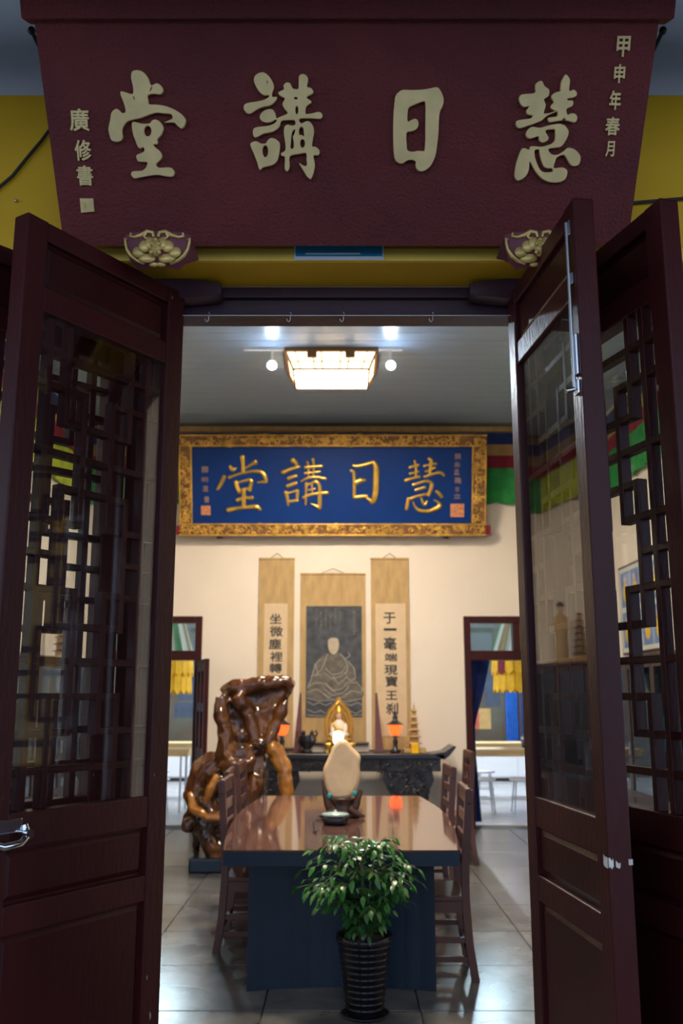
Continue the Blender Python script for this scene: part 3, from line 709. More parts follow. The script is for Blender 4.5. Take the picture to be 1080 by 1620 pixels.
# ================================================================== blue plaque on the back wall
PB = at_y(527, 848, YB - 0.13)
bp = Hung('plaque', PB, math.radians(15), label='royal blue plaque with gold characters in a carved gold frame', cat='plaque')
ol = pxl(bp, 284, 848); orr = pxl(bp, 768, 848); ot = pxl(bp, 527, 687)
il, ir = pxl(bp, 305, 828), pxl(bp, 745, 828); it = pxl(bp, 527, 707)
X0, X1, YT, yi0, yi1 = ol[0], orr[0], ot[1], il[1], it[1]
MB().box(il[0] - 0.02, ir[0] + 0.02, yi0 - 0.02, yi1 + 0.02, -0.02, 0.0).build('board', M['blue_board'], bp.root)
for nm, (a, c, d, e) in (('bottom', (X0, X1, 0, yi0)), ('top', (X0, X1, yi1, YT)), ('left', (X0, il[0], yi0, yi1)), ('right', (ir[0], X1, yi0, yi1))):
    fr_ = MB().box(a, c, d, e, -0.03, 0.03, bev=0.006).build('frame_rail', M['frame_base'], bp.root)
    cb = MB(); rnd = random.Random(nm)
    area = (c - a) * (e - d); n = int(area * 330)
    for i in range(n):
        x, y = rnd.uniform(a + 0.03, c - 0.03), rnd.uniform(d + 0.025, e - 0.025)
        R = rnd.uniform(0.022, 0.05); a0 = rnd.uniform(0, 6.28); sg = rnd.choice((-1, 1)); turn = rnd.uniform(3, 5.5)
        pts = [];
        for k in range(7):
            t = k / 6; rr = R * (1 - 0.6 * t); aa = a0 + sg * turn * t
            pts.append((min(c, max(a, x + rr * math.cos(aa))), min(e, max(d, y + rr * math.sin(aa))), 0.031))
        r0 = rnd.uniform(0.008, 0.013)
        cb.tube(pts, [r0 * 0.5, r0, r0 * 1.1, r0, r0, r0 * 0.9, r0 * 1.4], 5)
    for t, w in ((0, 1), (1, 1)):
        if nm in ('top', 'bottom'):
            yy = d + 0.012 if t == 0 else e - 0.012; cb.cyl((a, yy, 0.03), (c, yy, 0.03), 0.012, n=6)
        else:
            xx = a + 0.012 if t == 0 else c - 0.012; cb.cyl((xx, d, 0.03), (xx, e, 0.03), 0.012, n=6)
    cb.build('carved_scrollwork', M['gold_frame'], fr_)
STK = {}
STK['堂'] = ((330, 710), 10.8, [[(575,140,45),(585,250,38),(590,400,35)], [(365,300,25),(410,360,40),(470,330,12)], [(800,230,42),(730,270,25),(630,330,18)], [(265,480,38),(210,600,35),(155,690,28)],
  [(350,490,32),(480,440,22),(600,410,25),(780,385,28),(900,400,35),(960,470,38),(985,560,30)], [(980,565,30),(900,570,20),(830,575,12)], [(460,565,38),(490,660,38),(525,740,35)], [(480,585,20),(600,550,20),(700,530,32),(740,560,32)],
  [(735,560,32),(710,640,35),(700,710,35)], [(520,710,25),(620,690,30),(710,680,30)], [(600,700,38),(600,850,38),(600,990,38)], [(490,880,38),(600,840,28),(740,840,40)], [(335,1050,45),(480,1020,32),(650,1000,32),(810,990,42),(880,1040,28)]])
STK['講'] = ((435, 710), 11.37, [[(320,210,50),(380,260,35),(385,310,26)], [(140,425,42),(280,370,35),(440,320,25)], [(240,530,36),(380,490,30)], [(225,670,34),(375,615,34)], [(195,780,35),(225,900,30),(240,1020,16)], [(220,800,28),(300,780,20),(400,750,30)], [(405,760,30),(395,900,25)], [(240,955,26),(400,930,28)],
  [(575,240,25),(600,300,20),(600,500,14)], [(680,190,30),(695,300,20),(690,500,14)], [(540,335,32),(700,320,28),(840,310,28)], [(540,440,25),(660,425,22),(800,410,25)], [(465,590,14),(590,525,25),(750,510,30),(910,540,25)], [(560,620,26),(555,800,20),(550,1000,22)],
  [(580,650,24),(660,620,22),(735,590,32),(800,680,34),(805,900,38),(800,1060,36)], [(800,1070,34),(720,1020,22),(640,985,9)], [(600,745,18),(720,720,16)], [(660,650,13),(670,830,13)], [(510,880,28),(620,830,26),(780,800,30),(940,790,36)]])
STK['日'] = ((545, 715), 15.43, [[(215,330,35),(300,350,45),(500,310,45),(690,250,45)], [(700,250,45),(765,380,74),(765,700,80),(750,1000,78),(690,1220,70)], [(680,1230,66),(560,1140,35),(500,1100,18)], [(150,460,35),(225,510,42),(235,800,38),(235,1100,45)], [(240,1110,45),(380,1090,48),(540,1080,40)], [(260,760,66),(380,700,66),(500,690,32)]])
STK['慧'] = ((630, 710), 13.5, [[(345,260,20),(375,400,28),(370,620,28)], [(240,400,32),(430,345,28)], [(245,535,32),(420,490,25)], [(150,680,38),(300,630,32),(450,600,34)], [(650,215,36),(700,250,46),(690,400,38),(670,570,32)], [(550,370,28),(670,340,24),(800,320,30)], [(580,485,28),(680,450,24),(780,410,32)], [(550,600,30),(680,560,32),(850,510,35),(930,530,40),(975,580,20)],
  [(310,775,34),(450,730,32),(600,690,30),(700,730,38),(700,830,40),(640,990,38)], [(365,885,30),(560,825,36)], [(260,1070,36),(400,1010,30),(600,970,30)], [(210,1060,32),(190,1180,40),(170,1290,36)], [(310,1130,12),(360,1240,28),(460,1320,42),(650,1330,42),(820,1270,52),(885,1200,42),(830,1130,24),(760,1090,12)], [(485,1050,22),(530,1160,35),(570,1200,28),(610,1120,20)], [(810,910,35),(880,970,48),(920,1020,42)]])
unit = pxl(bp, 541, 768)[0] - pxl(bp, 540, 768)[0]
for ch, (og, sc, ss) in STK.items():
    st = []
    for s_ in ss:
        st.append([(*pxl(bp, og[0] + x / sc, og[1] + y / sc), r / sc * unit) for x, y, r in s_])
    o = inst('large_character', stroke_mesh('large_character', st, M['gold']), bp.root, (0, 0, 0.004)); o.scale = (1, 1, 0.7); o['label'] = 'raised gold character ' + ch
small_text(bp, [('癸', 724, 722, 11, 10), ('未', 723, 735, 10, 9), ('孟', 722, 747, 9, 9), ('穐', 724, 760, 11, 10), ('吉', 723, 774, 7, 8), ('立', 723, 785, 11, 8)], M['small_char'], 0.02, 0.2, 0.003, bp.root)
small_text(bp, [('釋', 324, 743, 11, 11), ('明', 324, 759, 10, 8), ('道', 325, 773, 9, 10), ('書', 327, 790, 8, 10)], M['small_char'], 0.02, 0.2, 0.003, bp.root)
for u0, u1, v0, v1 in ((318, 333, 800, 815), (712, 734, 797, 818)):
    a, c = pxl(bp, u0, v1), pxl(bp, u1, v0)
    MB().box(a[0], c[0], a[1], c[1], 0, 0.006, bev=0.003).build('seal', M['seal_red'], bp.root)['label'] = 'square orange-red seal'
for x in (X0 + 0.5, X1 - 0.5):      # irons that hold the plaque off the wall
    MB().box(x - 0.03, x + 0.03, -0.035, 0.03, -0.14, 0.02, bev=0.004).build('support_iron', M['cabinet'], bp.root)
for u in (281, 772):
    a = pxl(bp, u, 846)
    MB().box(a[0] - 0.03, a[0] + 0.03, a[1] + 0.0, a[1] + 0.12, -0.03, 0.02, bev=0.01).build('corner_block', M['cloth_red'], bp.root)
# ================================================================== hanging scrolls
def scroll(u0, u1, v0, v1, label, taper=0, paper=None, chars=None, rubbing=None):
    yw = YB - 0.02
    O = at_y((u0 + u1) / 2, v1, yw)
    h = Hung('hanging_scroll', (O.x, yw, O.z), 0, label=label, cat='scroll')
    a = pxl(h, u0, v1); c = pxl(h, u1, v1); t = pxl(h, (u0 + u1) / 2, v0)[1]; w = (c[0] - a[0]) / 2
    b = MB(); n = 16
    b.grid(n, 12, lambda i, j: ((i * 2 - 1) * w, j * t, 0.004 + 0.004 * math.sin(i * 9 + 2 * j) * (1 - j)))
    b.grid(n, 12, lambda i, j: ((i * 2 - 1) * w, j * t, 0.0))
    b.build('silk_mount', M['silk'], h.root)
    MB().box(-w - 0.005, w + 0.005, t - 0.012, t + 0.012, -0.005, 0.014, bev=0.003).build('top_rod', M['silk'], h.root)
    MB().cyl((-w - 0.035, 0, 0.014), (w + 0.035, 0, 0.014), 0.018, n=12).build('roller', M['cabinet'], h.root)
    MB().tube([(-w * 0.35, t + 0.01, 0.006), (0, t + 0.07, 0.004), (w * 0.35, t + 0.01, 0.006)], 0.004, 6).build('cord', M['ink'], h.root)
    if paper:
        p0 = pxl(h, paper[0], paper[3]); p1 = pxl(h, paper[1], paper[2])
        MB().box(p0[0], p1[0], p0[1], p1[1], 0.008, 0.0105).build('paper', M['rubbing'] if rubbing else M['paper'], h.root)
    if chars:
        small_text(h, chars, M['ink'], 0.018, 0.05, 0.0112, h.root, 'written_character')
    return h
scroll(405, 463, 884, 1185, 'narrow calligraphy scroll left of the portrait, partly behind the root carving', paper=(415, 455, 955, 1160),
       chars=[('坐', 436, 979, 19, 16), ('微', 437, 999, 21, 17), ('塵', 435, 1019, 20, 17), ('裡', 437, 1039, 20, 16), ('轉', 436, 1057, 20, 16), ('大', 436, 1077, 18, 14), ('法', 436, 1096, 19, 15), ('輪', 436, 1115, 19, 15)])
scroll(588, 650, 884, 1188, 'narrow calligraphy scroll right of the portrait, above the tiered pagoda', paper=(595, 641, 955, 1165),
       chars=[('于', 616, 978, 19, 18), ('一', 617, 996, 20, 4), ('毫', 617, 1018, 20, 20), ('端', 618, 1040, 20, 13), ('現', 618, 1060, 21, 16), ('寶', 619, 1078, 20, 17), ('王', 619, 1100, 18, 14), ('刹', 620, 1121, 19, 18)])
hs = scroll(473, 579, 908, 1176, 'wide hanging scroll with a dark portrait rubbing of a seated robed monk', paper=(483, 572, 959, 1135), rubbing=True)
# the portrait: face, robe and pale drawn lines
def cq(x, y): return pxl(hs, 390 + x / 4.0, 870 + y / 4.0)
z_ = 0.0108
def flat(name, pts, m, z): return inst(name, outline_mesh(name, [[cq(*p) for p in pts]], m, 0.0004, 0.0), hs.root, (0, 0, z))
flat('robe', [(470,680),(510,655),(545,665),(590,652),(640,700),(690,760),(690,820),(730,880),(735,930),(660,960),(560,930),(470,950),(380,920),(385,860),(410,800),(430,720)], M['rub_robe'], z_)
flat('face', [(515,575),(530,560),(550,557),(575,562),(584,590),(582,620),(570,650),(550,662),(530,650),(518,620)], M['rub_skin'], z_ + 0.0006)
lines = [[(470,690),(440,720),(420,770),(405,830),(390,860)], [(510,660),(500,700),(470,760),(440,790)], [(590,655),(620,690),(640,740),(625,790)], [(640,700),(680,750),(688,810),(660,830),(625,800)],
         [(500,750),(540,790),(600,780),(625,740)], [(495,780),(540,815),(600,800),(640,760)], [(500,850),(540,890),(600,880),(640,840)], [(490,880),(540,920),(610,905),(650,860)], [(480,910),(540,945),(620,930),(660,890)],
         [(385,870),(430,840),(500,845),(560,900)], [(385,900),(440,880),(500,915),(520,945)], [(640,840),(700,840),(730,880),(725,920)], [(610,920),(670,890),(720,905)], [(380,935),(450,955),(540,950),(640,960),(730,940)],
         [(385,960),(420,980),(460,965),(500,985),(540,965)], [(560,990),(620,970),(660,985),(700,965),(730,980)], [(384,1010),(430,1030),(470,1015),(500,1035)], [(600,1030),(650,1015),(690,1035),(730,1015)], [(384,1045),(460,1050),(560,1052),(650,1048),(735,1042)],
         [(530,580),(545,585)], [(556,585),(572,580)], [(550,588),(553,610),(547,615)], [(538,630),(552,634),(565,629)], [(545,800),(580,850),(640,800)], [(430,720),(450,770),(440,800)], [(405,800),(430,790),(470,790)], [(625,690),(655,670),(640,650)]]
ln = MB()
for l in lines:
    P = [Vector((*cq(*p), 0)) for p in l]
    for i in range(len(P) - 1):
        d = (P[i + 1] - P[i]); nrm = Vector((-d.y, d.x, 0)).normalized() * 0.0042
        ln.add([(*(P[i] + nrm).xy, 0), (*(P[i + 1] + nrm).xy, 0), (*(P[i + 1] - nrm).xy, 0), (*(P[i] - nrm).xy, 0)], [(0, 1, 2, 3)])
inst('drawn_lines', ln.mesh('drawn_lines', M['rub_line']), hs.root, (0, 0, z_ + 0.0016))['kind'] = 'stuff'
ins = MB(); rr = random.Random(3)
for col_, y0, y1 in ((440, 370, 470), (470, 390, 500), (500, 380, 490), (530, 400, 500), (560, 370, 460), (590, 390, 460), (680, 365, 540)):
    y = y0
    while y < y1:
        w = 10 if col_ != 680 else 16
        p = cq(col_ - w / 2, y); q_ = cq(col_ + w / 2, y + rr.uniform(6, 12))
        ins.box(p[0], q_[0], q_[1], p[1], 0, 0.0004); y += 16
inst('inscription', ins.mesh('inscription', M['rub_robe']), hs.root, (0, 0, z_ + 0.0006))

# ================================================================== altar table and what stands on it
ZA = at_y(540, 1191, 11.15).z
AX0, AX1, AYF, AYB = -1.22, 1.20, 10.95, 11.42
al = thing('altar_table', (0, 11.18, 0), label='long black carved altar table with upturned ends under the scrolls', cat='table')
MB().box(AX0, AX1, AYF - 11.18, AYB - 11.18, ZA - 0.06, ZA, bev=0.01).build('top', M['altar'], al)
for s, x in ((-1, AX0), (1, AX1)):
    pl_ = [(x - s * 0.14, ZA - 0.001), (x, ZA + 0.02), (x + s * 0.10, ZA + 0.09), (x + s * 0.13, ZA + 0.08), (x + s * 0.11, ZA + 0.05), (x + s * 0.05, ZA - 0.02), (x, ZA - 0.06), (x - s * 0.02, ZA - 0.06)]
    MB().prism(pl_, 1, AYF - 11.18, AYB - 11.18).build('upturned_end', M['altar'], al)
MB().box(AX0 + 0.05, AX1 - 0.05, AYF - 11.18 + 0.03, AYF - 11.18 + 0.06, ZA - 0.20, ZA - 0.06, bev=0.004).build('apron', M['altar'], al)
cb = MB(); rnd = random.Random(5)
def curl(cb, x, z, R, y, r0):
    a0 = rnd.uniform(0, 6.28); sg = rnd.choice((-1, 1))
    cb.tube([(x + R * (1 - 0.55 * k / 6) * math.cos(a0 + sg * 4.6 * k / 6), y, z + R * (1 - 0.55 * k / 6) * math.sin(a0 + sg * 4.6 * k / 6)) for k in range(7)], r0, 5)
for i in range(120): curl(cb, rnd.uniform(AX0 + 0.1, AX1 - 0.1), ZA - 0.06 - rnd.uniform(0.03, 0.125), rnd.uniform(0.02, 0.04), AYF - 11.18 + 0.028, 0.008)
cb.build('apron_carving', M['altar'], al)
for x0, x1 in ((0.50, 1.05), (-1.05, -0.50)):
    w = x1 - x0
    pl_ = [(x0, ZA - 0.19), (x1, ZA - 0.19), (x1 + 0.02, ZA - 0.30), (x1 - 0.04, ZA - 0.42), (x1 - 0.10, ZA - 0.50), (x0 + w / 2 + 0.06, ZA - 0.54), (x0 + w / 2 - 0.06, ZA - 0.53), (x0 + 0.10, ZA - 0.50), (x0 + 0.04, ZA - 0.42), (x0 - 0.02, ZA - 0.30)]
    lg = MB().prism(pl_, 1, AYF - 11.18 + 0.05, AYF - 11.18 + 0.12).build('carved_support', M['altar'], al)
    cb = MB()
    for i in range(46): curl(cb, rnd.uniform(x0 + 0.06, x1 - 0.06), ZA - rnd.uniform(0.22, 0.49), rnd.uniform(0.025, 0.045), AYF - 11.18 + 0.048, 0.010)
    cb.build('support_carving', M['altar'], lg)
    for xx in (x0 + 0.13, x1 - 0.13):
        MB().box(xx - 0.035, xx + 0.035, AYF - 11.18 + 0.06, AYF - 11.18 + 0.13, 0, ZA - 0.45, bev=0.006).build('leg', M['altar'], al)
for x in (-1.0, 1.0): MB().box(x - 0.035, x + 0.035, AYB - 11.18 - 0.08, AYB - 11.18 - 0.01, 0, ZA - 0.06, bev=0.006).build('leg', M['altar'], al)
YA = 11.18
def ax(u, v=1190, y=YA): return at_y(u, v, y).x
PXA = at_y(541, 1150, YA).x - at_y(540, 1150, YA).x     # metres per pixel on the altar
# buddha statue
r = thing('buddha_statue', (ax(536), YA + 0.04, ZA), label='small gilded seated statue with flame-shaped halo on the altar', cat='statue')
halo = [(-0.155, 0.17), (-0.175, 0.30), (-0.165, 0.40), (-0.125, 0.50), (-0.06, 0.57), (0, 0.645), (0.06, 0.57), (0.125, 0.50), (0.165, 0.40), (0.175, 0.30), (0.155, 0.17), (0, 0.14)]
hm = outline_mesh('halo', [halo], M['halo'], 0.02, 0.004)
inst('halo', hm, r, (0, 0.07, 0), (PI / 2, 0, 0))
cb = MB()
for sc_ in (0.62, 0.86):
    cb.tube([(x * sc_, 0.052, 0.33 + (z - 0.33) * sc_) for x, z in halo[:11]], 0.008, 6)
cb.build('halo_ring', M['gold'], r)
MB().lathe([(0.0, 0.0), (0.13, 0), (0.13, 0.04), (0.10, 0.06), (0.10, 0.09), (0.15, 0.13), (0.14, 0.17), (0.0, 0.17)], 20, sy=0.7).build('lotus_base', M['gold'], r)
bd = MB()
bd.ell((0, -0.01, 0.205), 0.125, 0.085, 0.045)
bd.ell((0, 0, 0.29), 0.072, 0.055, 0.10)
bd.ell((-0.075, -0.01, 0.27), 0.03, 0.035, 0.075); bd.ell((0.075, -0.01, 0.27), 0.03, 0.035, 0.075)
bd.ell((0, -0.055, 0.225), 0.06, 0.03, 0.025); bd.cyl((0, 0, 0.36), (0, 0, 0.41), 0.025)
bd.build('body', M['mouse'], r)
MB().ell((0, -0.005, 0.425), 0.038, 0.042, 0.05).build('head', M['picture_skin'], r)
MB().lathe([(0.040, 0.0), (0.044, 0.02), (0.036, 0.05), (0.02, 0.065), (0.012, 0.09), (0.0, 0.10)], 14, (0, 0, 0.445)).build('crown', M['gold'], r)
MB().tube([(-0.07, -0.045, 0.34), (-0.02, -0.07, 0.27), (0.05, -0.065, 0.24)], [0.016, 0.02, 0.014], 8).build('sash', M['gold'], r)
# lanterns
def lantern(u, label):
    r = thing('altar_lantern', (ax(u), YA - 0.03, ZA), label=label, cat='lantern', group='red lit altar lanterns')
    MB().lathe([(0, 0), (0.055, 0), (0.055, 0.03), (0.03, 0.05), (0.022, 0.10), (0.035, 0.13), (0.02, 0.16), (0.03, 0.20), (0, 0.20)], 16).build('pedestal', M['altar'], r)
    MB().lathe([(0.03, 0.20), (0.062, 0.225), (0.075, 0.31), (0.06, 0.325), (0, 0.325)], 6, smooth=False).build('glowing_shade', M['lantern_glow'], r)
    MB().lathe([(0.105, 0.322), (0.09, 0.335), (0.04, 0.365), (0.025, 0.39), (0.035, 0.41), (0.018, 0.43), (0.03, 0.455), (0.010, 0.48), (0.0, 0.52)], 12).build('roof_finial', M['altar'], r)
lantern(625, 'lit red altar lantern between the dark wedge board and the pagoda')
lantern(446, 'lit red altar lantern beside the root carving')
# pagoda
r = thing('model_pagoda', (ax(656), YA + 0.03, ZA), label='small tan tiered pagoda on the right end of the altar', cat='pagoda')
MB().box(-0.13, 0.13, -0.09, 0.09, 0, 0.05, bev=0.006).build('base', M['silk'], r)
for k in range(6):
    w = 0.085 - 0.009 * k; z = 0.05 + 0.075 * k
    t_ = MB().box(-w * 0.62, w * 0.62, -w * 0.62, w * 0.62, z, z + 0.055).build('storey', M['silk'], r)
    e = w * 1.08
    MB().add([(-e, -e, z + 0.055), (e, -e, z + 0.055), (e, e, z + 0.055), (-e, e, z + 0.055), (-w * .5, -w * .5, z + 0.078), (w * .5, -w * .5, z + 0.078), (w * .5, w * .5, z + 0.078), (-w * .5, w * .5, z + 0.078)],
             [(3, 2, 1, 0), (0, 1, 5, 4), (1, 2, 6, 5), (2, 3, 7, 6), (3, 0, 4, 7), (4, 5, 6, 7)]).build('eave', M['cloth_tan'], t_)
MB().cyl((0, 0, 0.5), (0, 0, 0.58), 0.014, 0.003).build('spire', M['silk'], r)
tag(MB().box(-0.045, 0.045, -0.03, 0.03, 0, 0.11, bev=0.006).build('gold_box', M['cloth_yellow']), 'small golden yellow box at the foot of the pagoda', 'box').location = (ax(655), YA - 0.12, ZA)
# censer
r = thing('incense_burner', (ax(485), YA, ZA), label='round black incense burner left of the gilded statue', cat='incense burner')
MB().lathe([(0, 0), (0.07, 0), (0.06, 0.03), (0.05, 0.045), (0.10, 0.10), (0.115, 0.15), (0.10, 0.19), (0.105, 0.205), (0.09, 0.205), (0.08, 0.17), (0, 0.17)], 22).build('bowl', M['altar'], r)
for s in (-1, 1): MB().tube([(s * 0.10, 0, 0.18), (s * 0.125, 0, 0.22), (s * 0.10, 0, 0.255)], 0.010, 8).build('ear_handle', M['altar'], r)
MB().ell((-0.045, 0, 0.23), 0.03, 0.03, 0.03).build('ornament', M['altar'], r); MB().lathe([(0.03, 0.17), (0.015, 0.20), (0.03, 0.23), (0.012, 0.25), (0, 0.27)], 12, (0.06, 0, 0)).build('ornament', M['altar'], r)
# tapered dark boards standing on the altar
for u, s, lb in ((470, 1, 'tall dark tapered board standing on the altar between the root carving and the incense burner'), (600, -1, 'tall dark tapered board standing on the altar left of the right lantern')):
    x = ax(u, 1140); z1 = at_y(u, 1096, YA).z
    b = MB().hull8([(-0.05, -0.02, 0), (0.05, -0.02, 0), (-0.05, 0.02, 0), (0.05, 0.02, 0), (-0.012 + s * 0.03, -0.015, z1 - ZA), (0.012 + s * 0.03, -0.015, z1 - ZA), (-0.012 + s * 0.03, 0.015, z1 - ZA), (0.012 + s * 0.03, 0.015, z1 - ZA)])
    tag(b.build('tapered_board', mat('plum_board', (0.13, 0.055, 0.065), 0.4)), lb, 'board', 'tapered boards on the altar').location = (x, YA + 0.175, ZA)
# white globe lamp in front of the statue
r = thing('globe_lamp', (ax(535), YA - 0.16, ZA), label='small glowing white dome lamp just above the jade stone', cat='lamp')
MB().lathe([(0, 0), (0.05, 0), (0.045, 0.02), (0.03, 0.04), (0.03, 0.10), (0, 0.10)], 14).build('foot', M['gold'], r)
MB().lathe([(0.035, 0.10), (0.06, 0.13), (0.06, 0.20), (0.05, 0.235), (0.03, 0.25), (0, 0.255)], 16).build('globe', M['dome_glow'], r)
for u, lb in ((518, 'small gold cup left of the glowing dome lamp'), (557, 'small gold cup right of the glowing dome lamp')):
    tag(MB().lathe([(0, 0), (0.03, 0), (0.012, 0.02), (0.012, 0.05), (0.035, 0.09), (0.04, 0.12), (0.03, 0.12), (0, 0.07)], 14).build('gold_cup', M['gold']), lb, 'cup', 'gold cups on the altar').location = (ax(u), YA - 0.14, ZA)

# ================================================================== valances
def valance(name, A, B, label, green):
    A = Vector(A); B = Vector(B); L_ = (B - A).length; d = (B - A) / L_; n = Vector((d.y, -d.x, 0))
    r = thing(name, (A.x, A.y, 3.9), label=label, cat='valance')
    zs = [4.94, 4.78, 4.63, 4.46, 3.99]
    for k, (m_, nm) in enumerate(((M['cloth_blue'], 'blue_band'), (M['cloth_tan'], 'tan_band'), (M['cloth_red'], 'crimson_band'), (green, 'green_skirt'))):
        nu = int(L_ * 22); off = 0.035 + 0.004 * k; am = 0.004 + (0.016 if k == 3 else 0.004 * k)
        b = MB()
        for o2 in (0, 0.006):
            b.grid(nu, 3, lambda i, j: tuple(d * (i * L_) + n * (off + o2 + am * (0.35 + 0.65 * (1 - j)) * math.sin(i * L_ * 42 + 1.3 * math.sin(i * L_ * 9))) + Vector((0, 0, zs[k + 1] - 3.9 + j * (zs[k] - zs[k + 1]) - (0.012 * math.sin(i * L_ * 21) if k == 3 and j == 0 else 0)))))
        b.build(nm, m_, r)
    return r
valance('valance', (-HX, YB, 0), (HX, YB, 0), 'blue, tan, crimson and green valance along the back wall behind the plaque', M['cloth_green'])
valance('valance', (HX, YB - 0.1, 0), (HX, 3.3, 0), 'striped cloth valance along the right side wall', M['cloth_green'])
valance('valance', (-HX, 3.3, 0), (-HX, YB - 0.1, 0), 'striped cloth valance with lime skirt along the left side wall', M['cloth_lime'])

# ================================================================== ceiling lamp and spotlights
zl = ZC; lx = at_y(524, 590, 9.1).x
r = thing('ceiling_lamp', (lx, 9.15, zl), label='rectangular wood-framed ceiling lamp glowing warm white', cat='lamp')
wt, wb, dt, db, hh = 0.46, 0.385, 0.36, 0.29, 0.21
MB().box(-wt - 0.02, wt + 0.02, -dt - 0.02, dt + 0.02, -0.045, 0, bev=0.006).build('top_plate', M['lamp_wood'], r)
b = MB().hull8([(-wb + .012, -db + .012, -hh + .012), (wb - .012, -db + .012, -hh + .012), (-wb + .012, db - .012, -hh + .012), (wb - .012, db - .012, -hh + .012), (-wt + .012, -dt + .012, -0.045), (wt - .012, -dt + .012, -0.045), (-wt + .012, dt - .012, -0.045), (wt - .012, dt - .012, -0.045)])
b.build('side_panels', M['lamp_side'], r)
MB().box(-wb + .014, wb - .014, -db + .014, db - .014, -hh + 0.003, -hh + 0.0119).build('diffuser', M['diffuser'], r)
fr_ = []
for sx in (-1, 1):
    for sy in (-1, 1):
        MB().cyl((sx * wb, sy * db, -hh), (sx * wt, sy * dt, -0.04), 0.011, n=6).build('corner_post', M['lamp_wood'], r)
for sy in (-1, 1):
    MB().box(-wb, wb, sy * db - 0.010, sy * db + 0.010, -hh - 0.008, -hh + 0.012).build('frame_bar', M['lamp_wood'], r)
    for f in (0.45,):
        MB().cyl((-wb - (wt - wb) * f, sy * (db + (dt - db) * f + 0.004), -hh + (hh - .045) * f), (wb + (wt - wb) * f, sy * (db + (dt - db) * f + 0.004), -hh + (hh - .045) * f), 0.006, n=5).build('frame_bar', M['lamp_wood'], r)
    for u in (-0.8, -0.42, -0.22, 0.22, 0.42, 0.8):
        MB().cyl((u * wb, sy * (db + .004), -hh), (u * wt, sy * (dt + .004), -0.045), 0.007, n=5).build('frame_bar', M['lamp_wood'], r)
for sx in (-1, 1):
    MB().box(sx * wb - 0.010, sx * wb + 0.010, -db, db, -hh - 0.008, -hh + 0.012).build('frame_bar', M['lamp_wood'], r)
for u in (-0.42, 0.42):
    MB().box(u * wt - 0.05, u * wt + 0.05, -dt - 0.03, -dt + 0.02, -0.11, -0.03, bev=0.01).build('frame_clasp', M['lamp_wood'], r)
# unseen copy of the lamp, added further forward to light the hall
lamp0 = r
for x, y, lb in ((0.0, 5.9, 'unseen matching ceiling lamp added for light above the near half of the table'),):
    c = copy_tree(lamp0); c.location = (x, y, zl); c['label'] = lb
ry = 8.80
xr0, xr1 = at_y(385, 550, ry).x, at_y(636, 550, ry).x
tag(MB().box(xr0, xr1, ry - 0.02, ry + 0.02, zl - 0.03, zl - 0.002, bev=0.004).build('light_track', M['white_plastic']), 'thin white lighting track on the ceiling behind the lamp', 'track')
for u, lb in ((430, 'bright bluish spotlight left of the ceiling lamp'), (618, 'bright bluish spotlight right of the ceiling lamp')):
    x = at_y(u, 578, ry).x; zz = at_y(u, 578, ry).z
    t = thing('spotlight', (x, ry, zl - 0.03), label=lb, cat='spotlight', group='spotlights on the ceiling track')
    dz = zz - (zl - 0.03)
    MB().cyl((0, 0, 0), (0, 0, dz + 0.06), 0.012).build('arm', M['white_plastic'], t)
    dr = Vector((0, -0.80, -0.6)).normalized()
    c0_ = Vector((0, 0, dz))
    MB().cyl(c0_ - dr * 0.10, c0_ + dr * 0.0, 0.035, 0.048, n=16).build('housing', M['white_plastic'], t)
    MB().cyl(c0_ + dr * 0.001, c0_ + dr * 0.012, 0.042, 0.040, n=16).build('lens', M['spot_lens'], t)
    ld = bpy.data.lights.new('spot_beam', 'SPOT'); ld.energy = SPOT_WATT; ld.color = (0.66, 0.82, 1.0); ld.spot_size = math.radians(110); ld.spot_blend = 0.6; ld.shadow_soft_size = 0.045
    lo = bpy.data.objects.new('spot_beam', ld); link(lo, t); lo.location = c0_ + dr * 0.03
    lo.rotation_euler = dr.to_track_quat('-Z', 'Y').to_euler()
# ================================================================== conference table
TZ = 0.76
yf = at_z(540, 1345, TZ).y; yr = at_z(540, 1259, TZ).y
hwf = at_z(728, 1345, TZ).x; hwr = at_z(662, 1259, TZ).x
hwm = at_z(700, 1287, TZ).x + 0.015; ym = at_z(700, 1287, TZ).y
tc = (0, (yf + yr) / 2, 0)
ct = thing('conference_table', tc, label='long dark boat-shaped conference table with glossy brown top', cat='table')
n = 24
def half(t):
    y = yf + (yr - yf) * t
    tm = (ym - yf) / (yr - yf)
    w = hwf + (hwm - hwf) * math.sin(min(1, t / tm) * PI / 2) if t < tm else hwm + (hwr - hwm) * (1 - math.cos((t - tm) / (1 - tm) * PI / 2))
    return w, y - tc[1]
ring = [half(i / n) for i in range(n + 1)]
poly = [(-w, y) for w, y in ring] + [(w, y) for w, y in reversed(ring)]
tp_ = MB().prism(poly, 2, TZ - 0.010, TZ).build('table_top', M['table_glass'], ct)
MB().prism([(x * 0.994, y * 0.998) for x, y in poly], 2, TZ - 0.082, TZ - 0.010).build('edge_band', M['table_body'], ct)
pxw = at_y(689, 1500, yf + 0.22).x
def pedestal(y, s):
    b = MB(); m_ = 12
    f = [(-pxw + 2 * pxw * i / m_, y + s * 0.07 * (1 - (2 * i / m_ - 1) ** 2)) for i in range(m_ + 1)]
    k = [(pxw, y + s * 0.16), (-pxw, y + s * 0.16)]
    b.prism(f + k, 2, 0.0, TZ - 0.082)
    return b
pedestal(yf + 0.22 - tc[1], 1).build('pedestal', M['table_body'], ct)
pedestal(yr - 0.25 - tc[1], -1).build('pedestal', M['table_body'], ct)
MB().box(-0.05, 0.05, yf + 0.37 - tc[1], yr - 0.40 - tc[1], 0.15, 0.55).build('stretcher_panel', M['table_body'], ct)

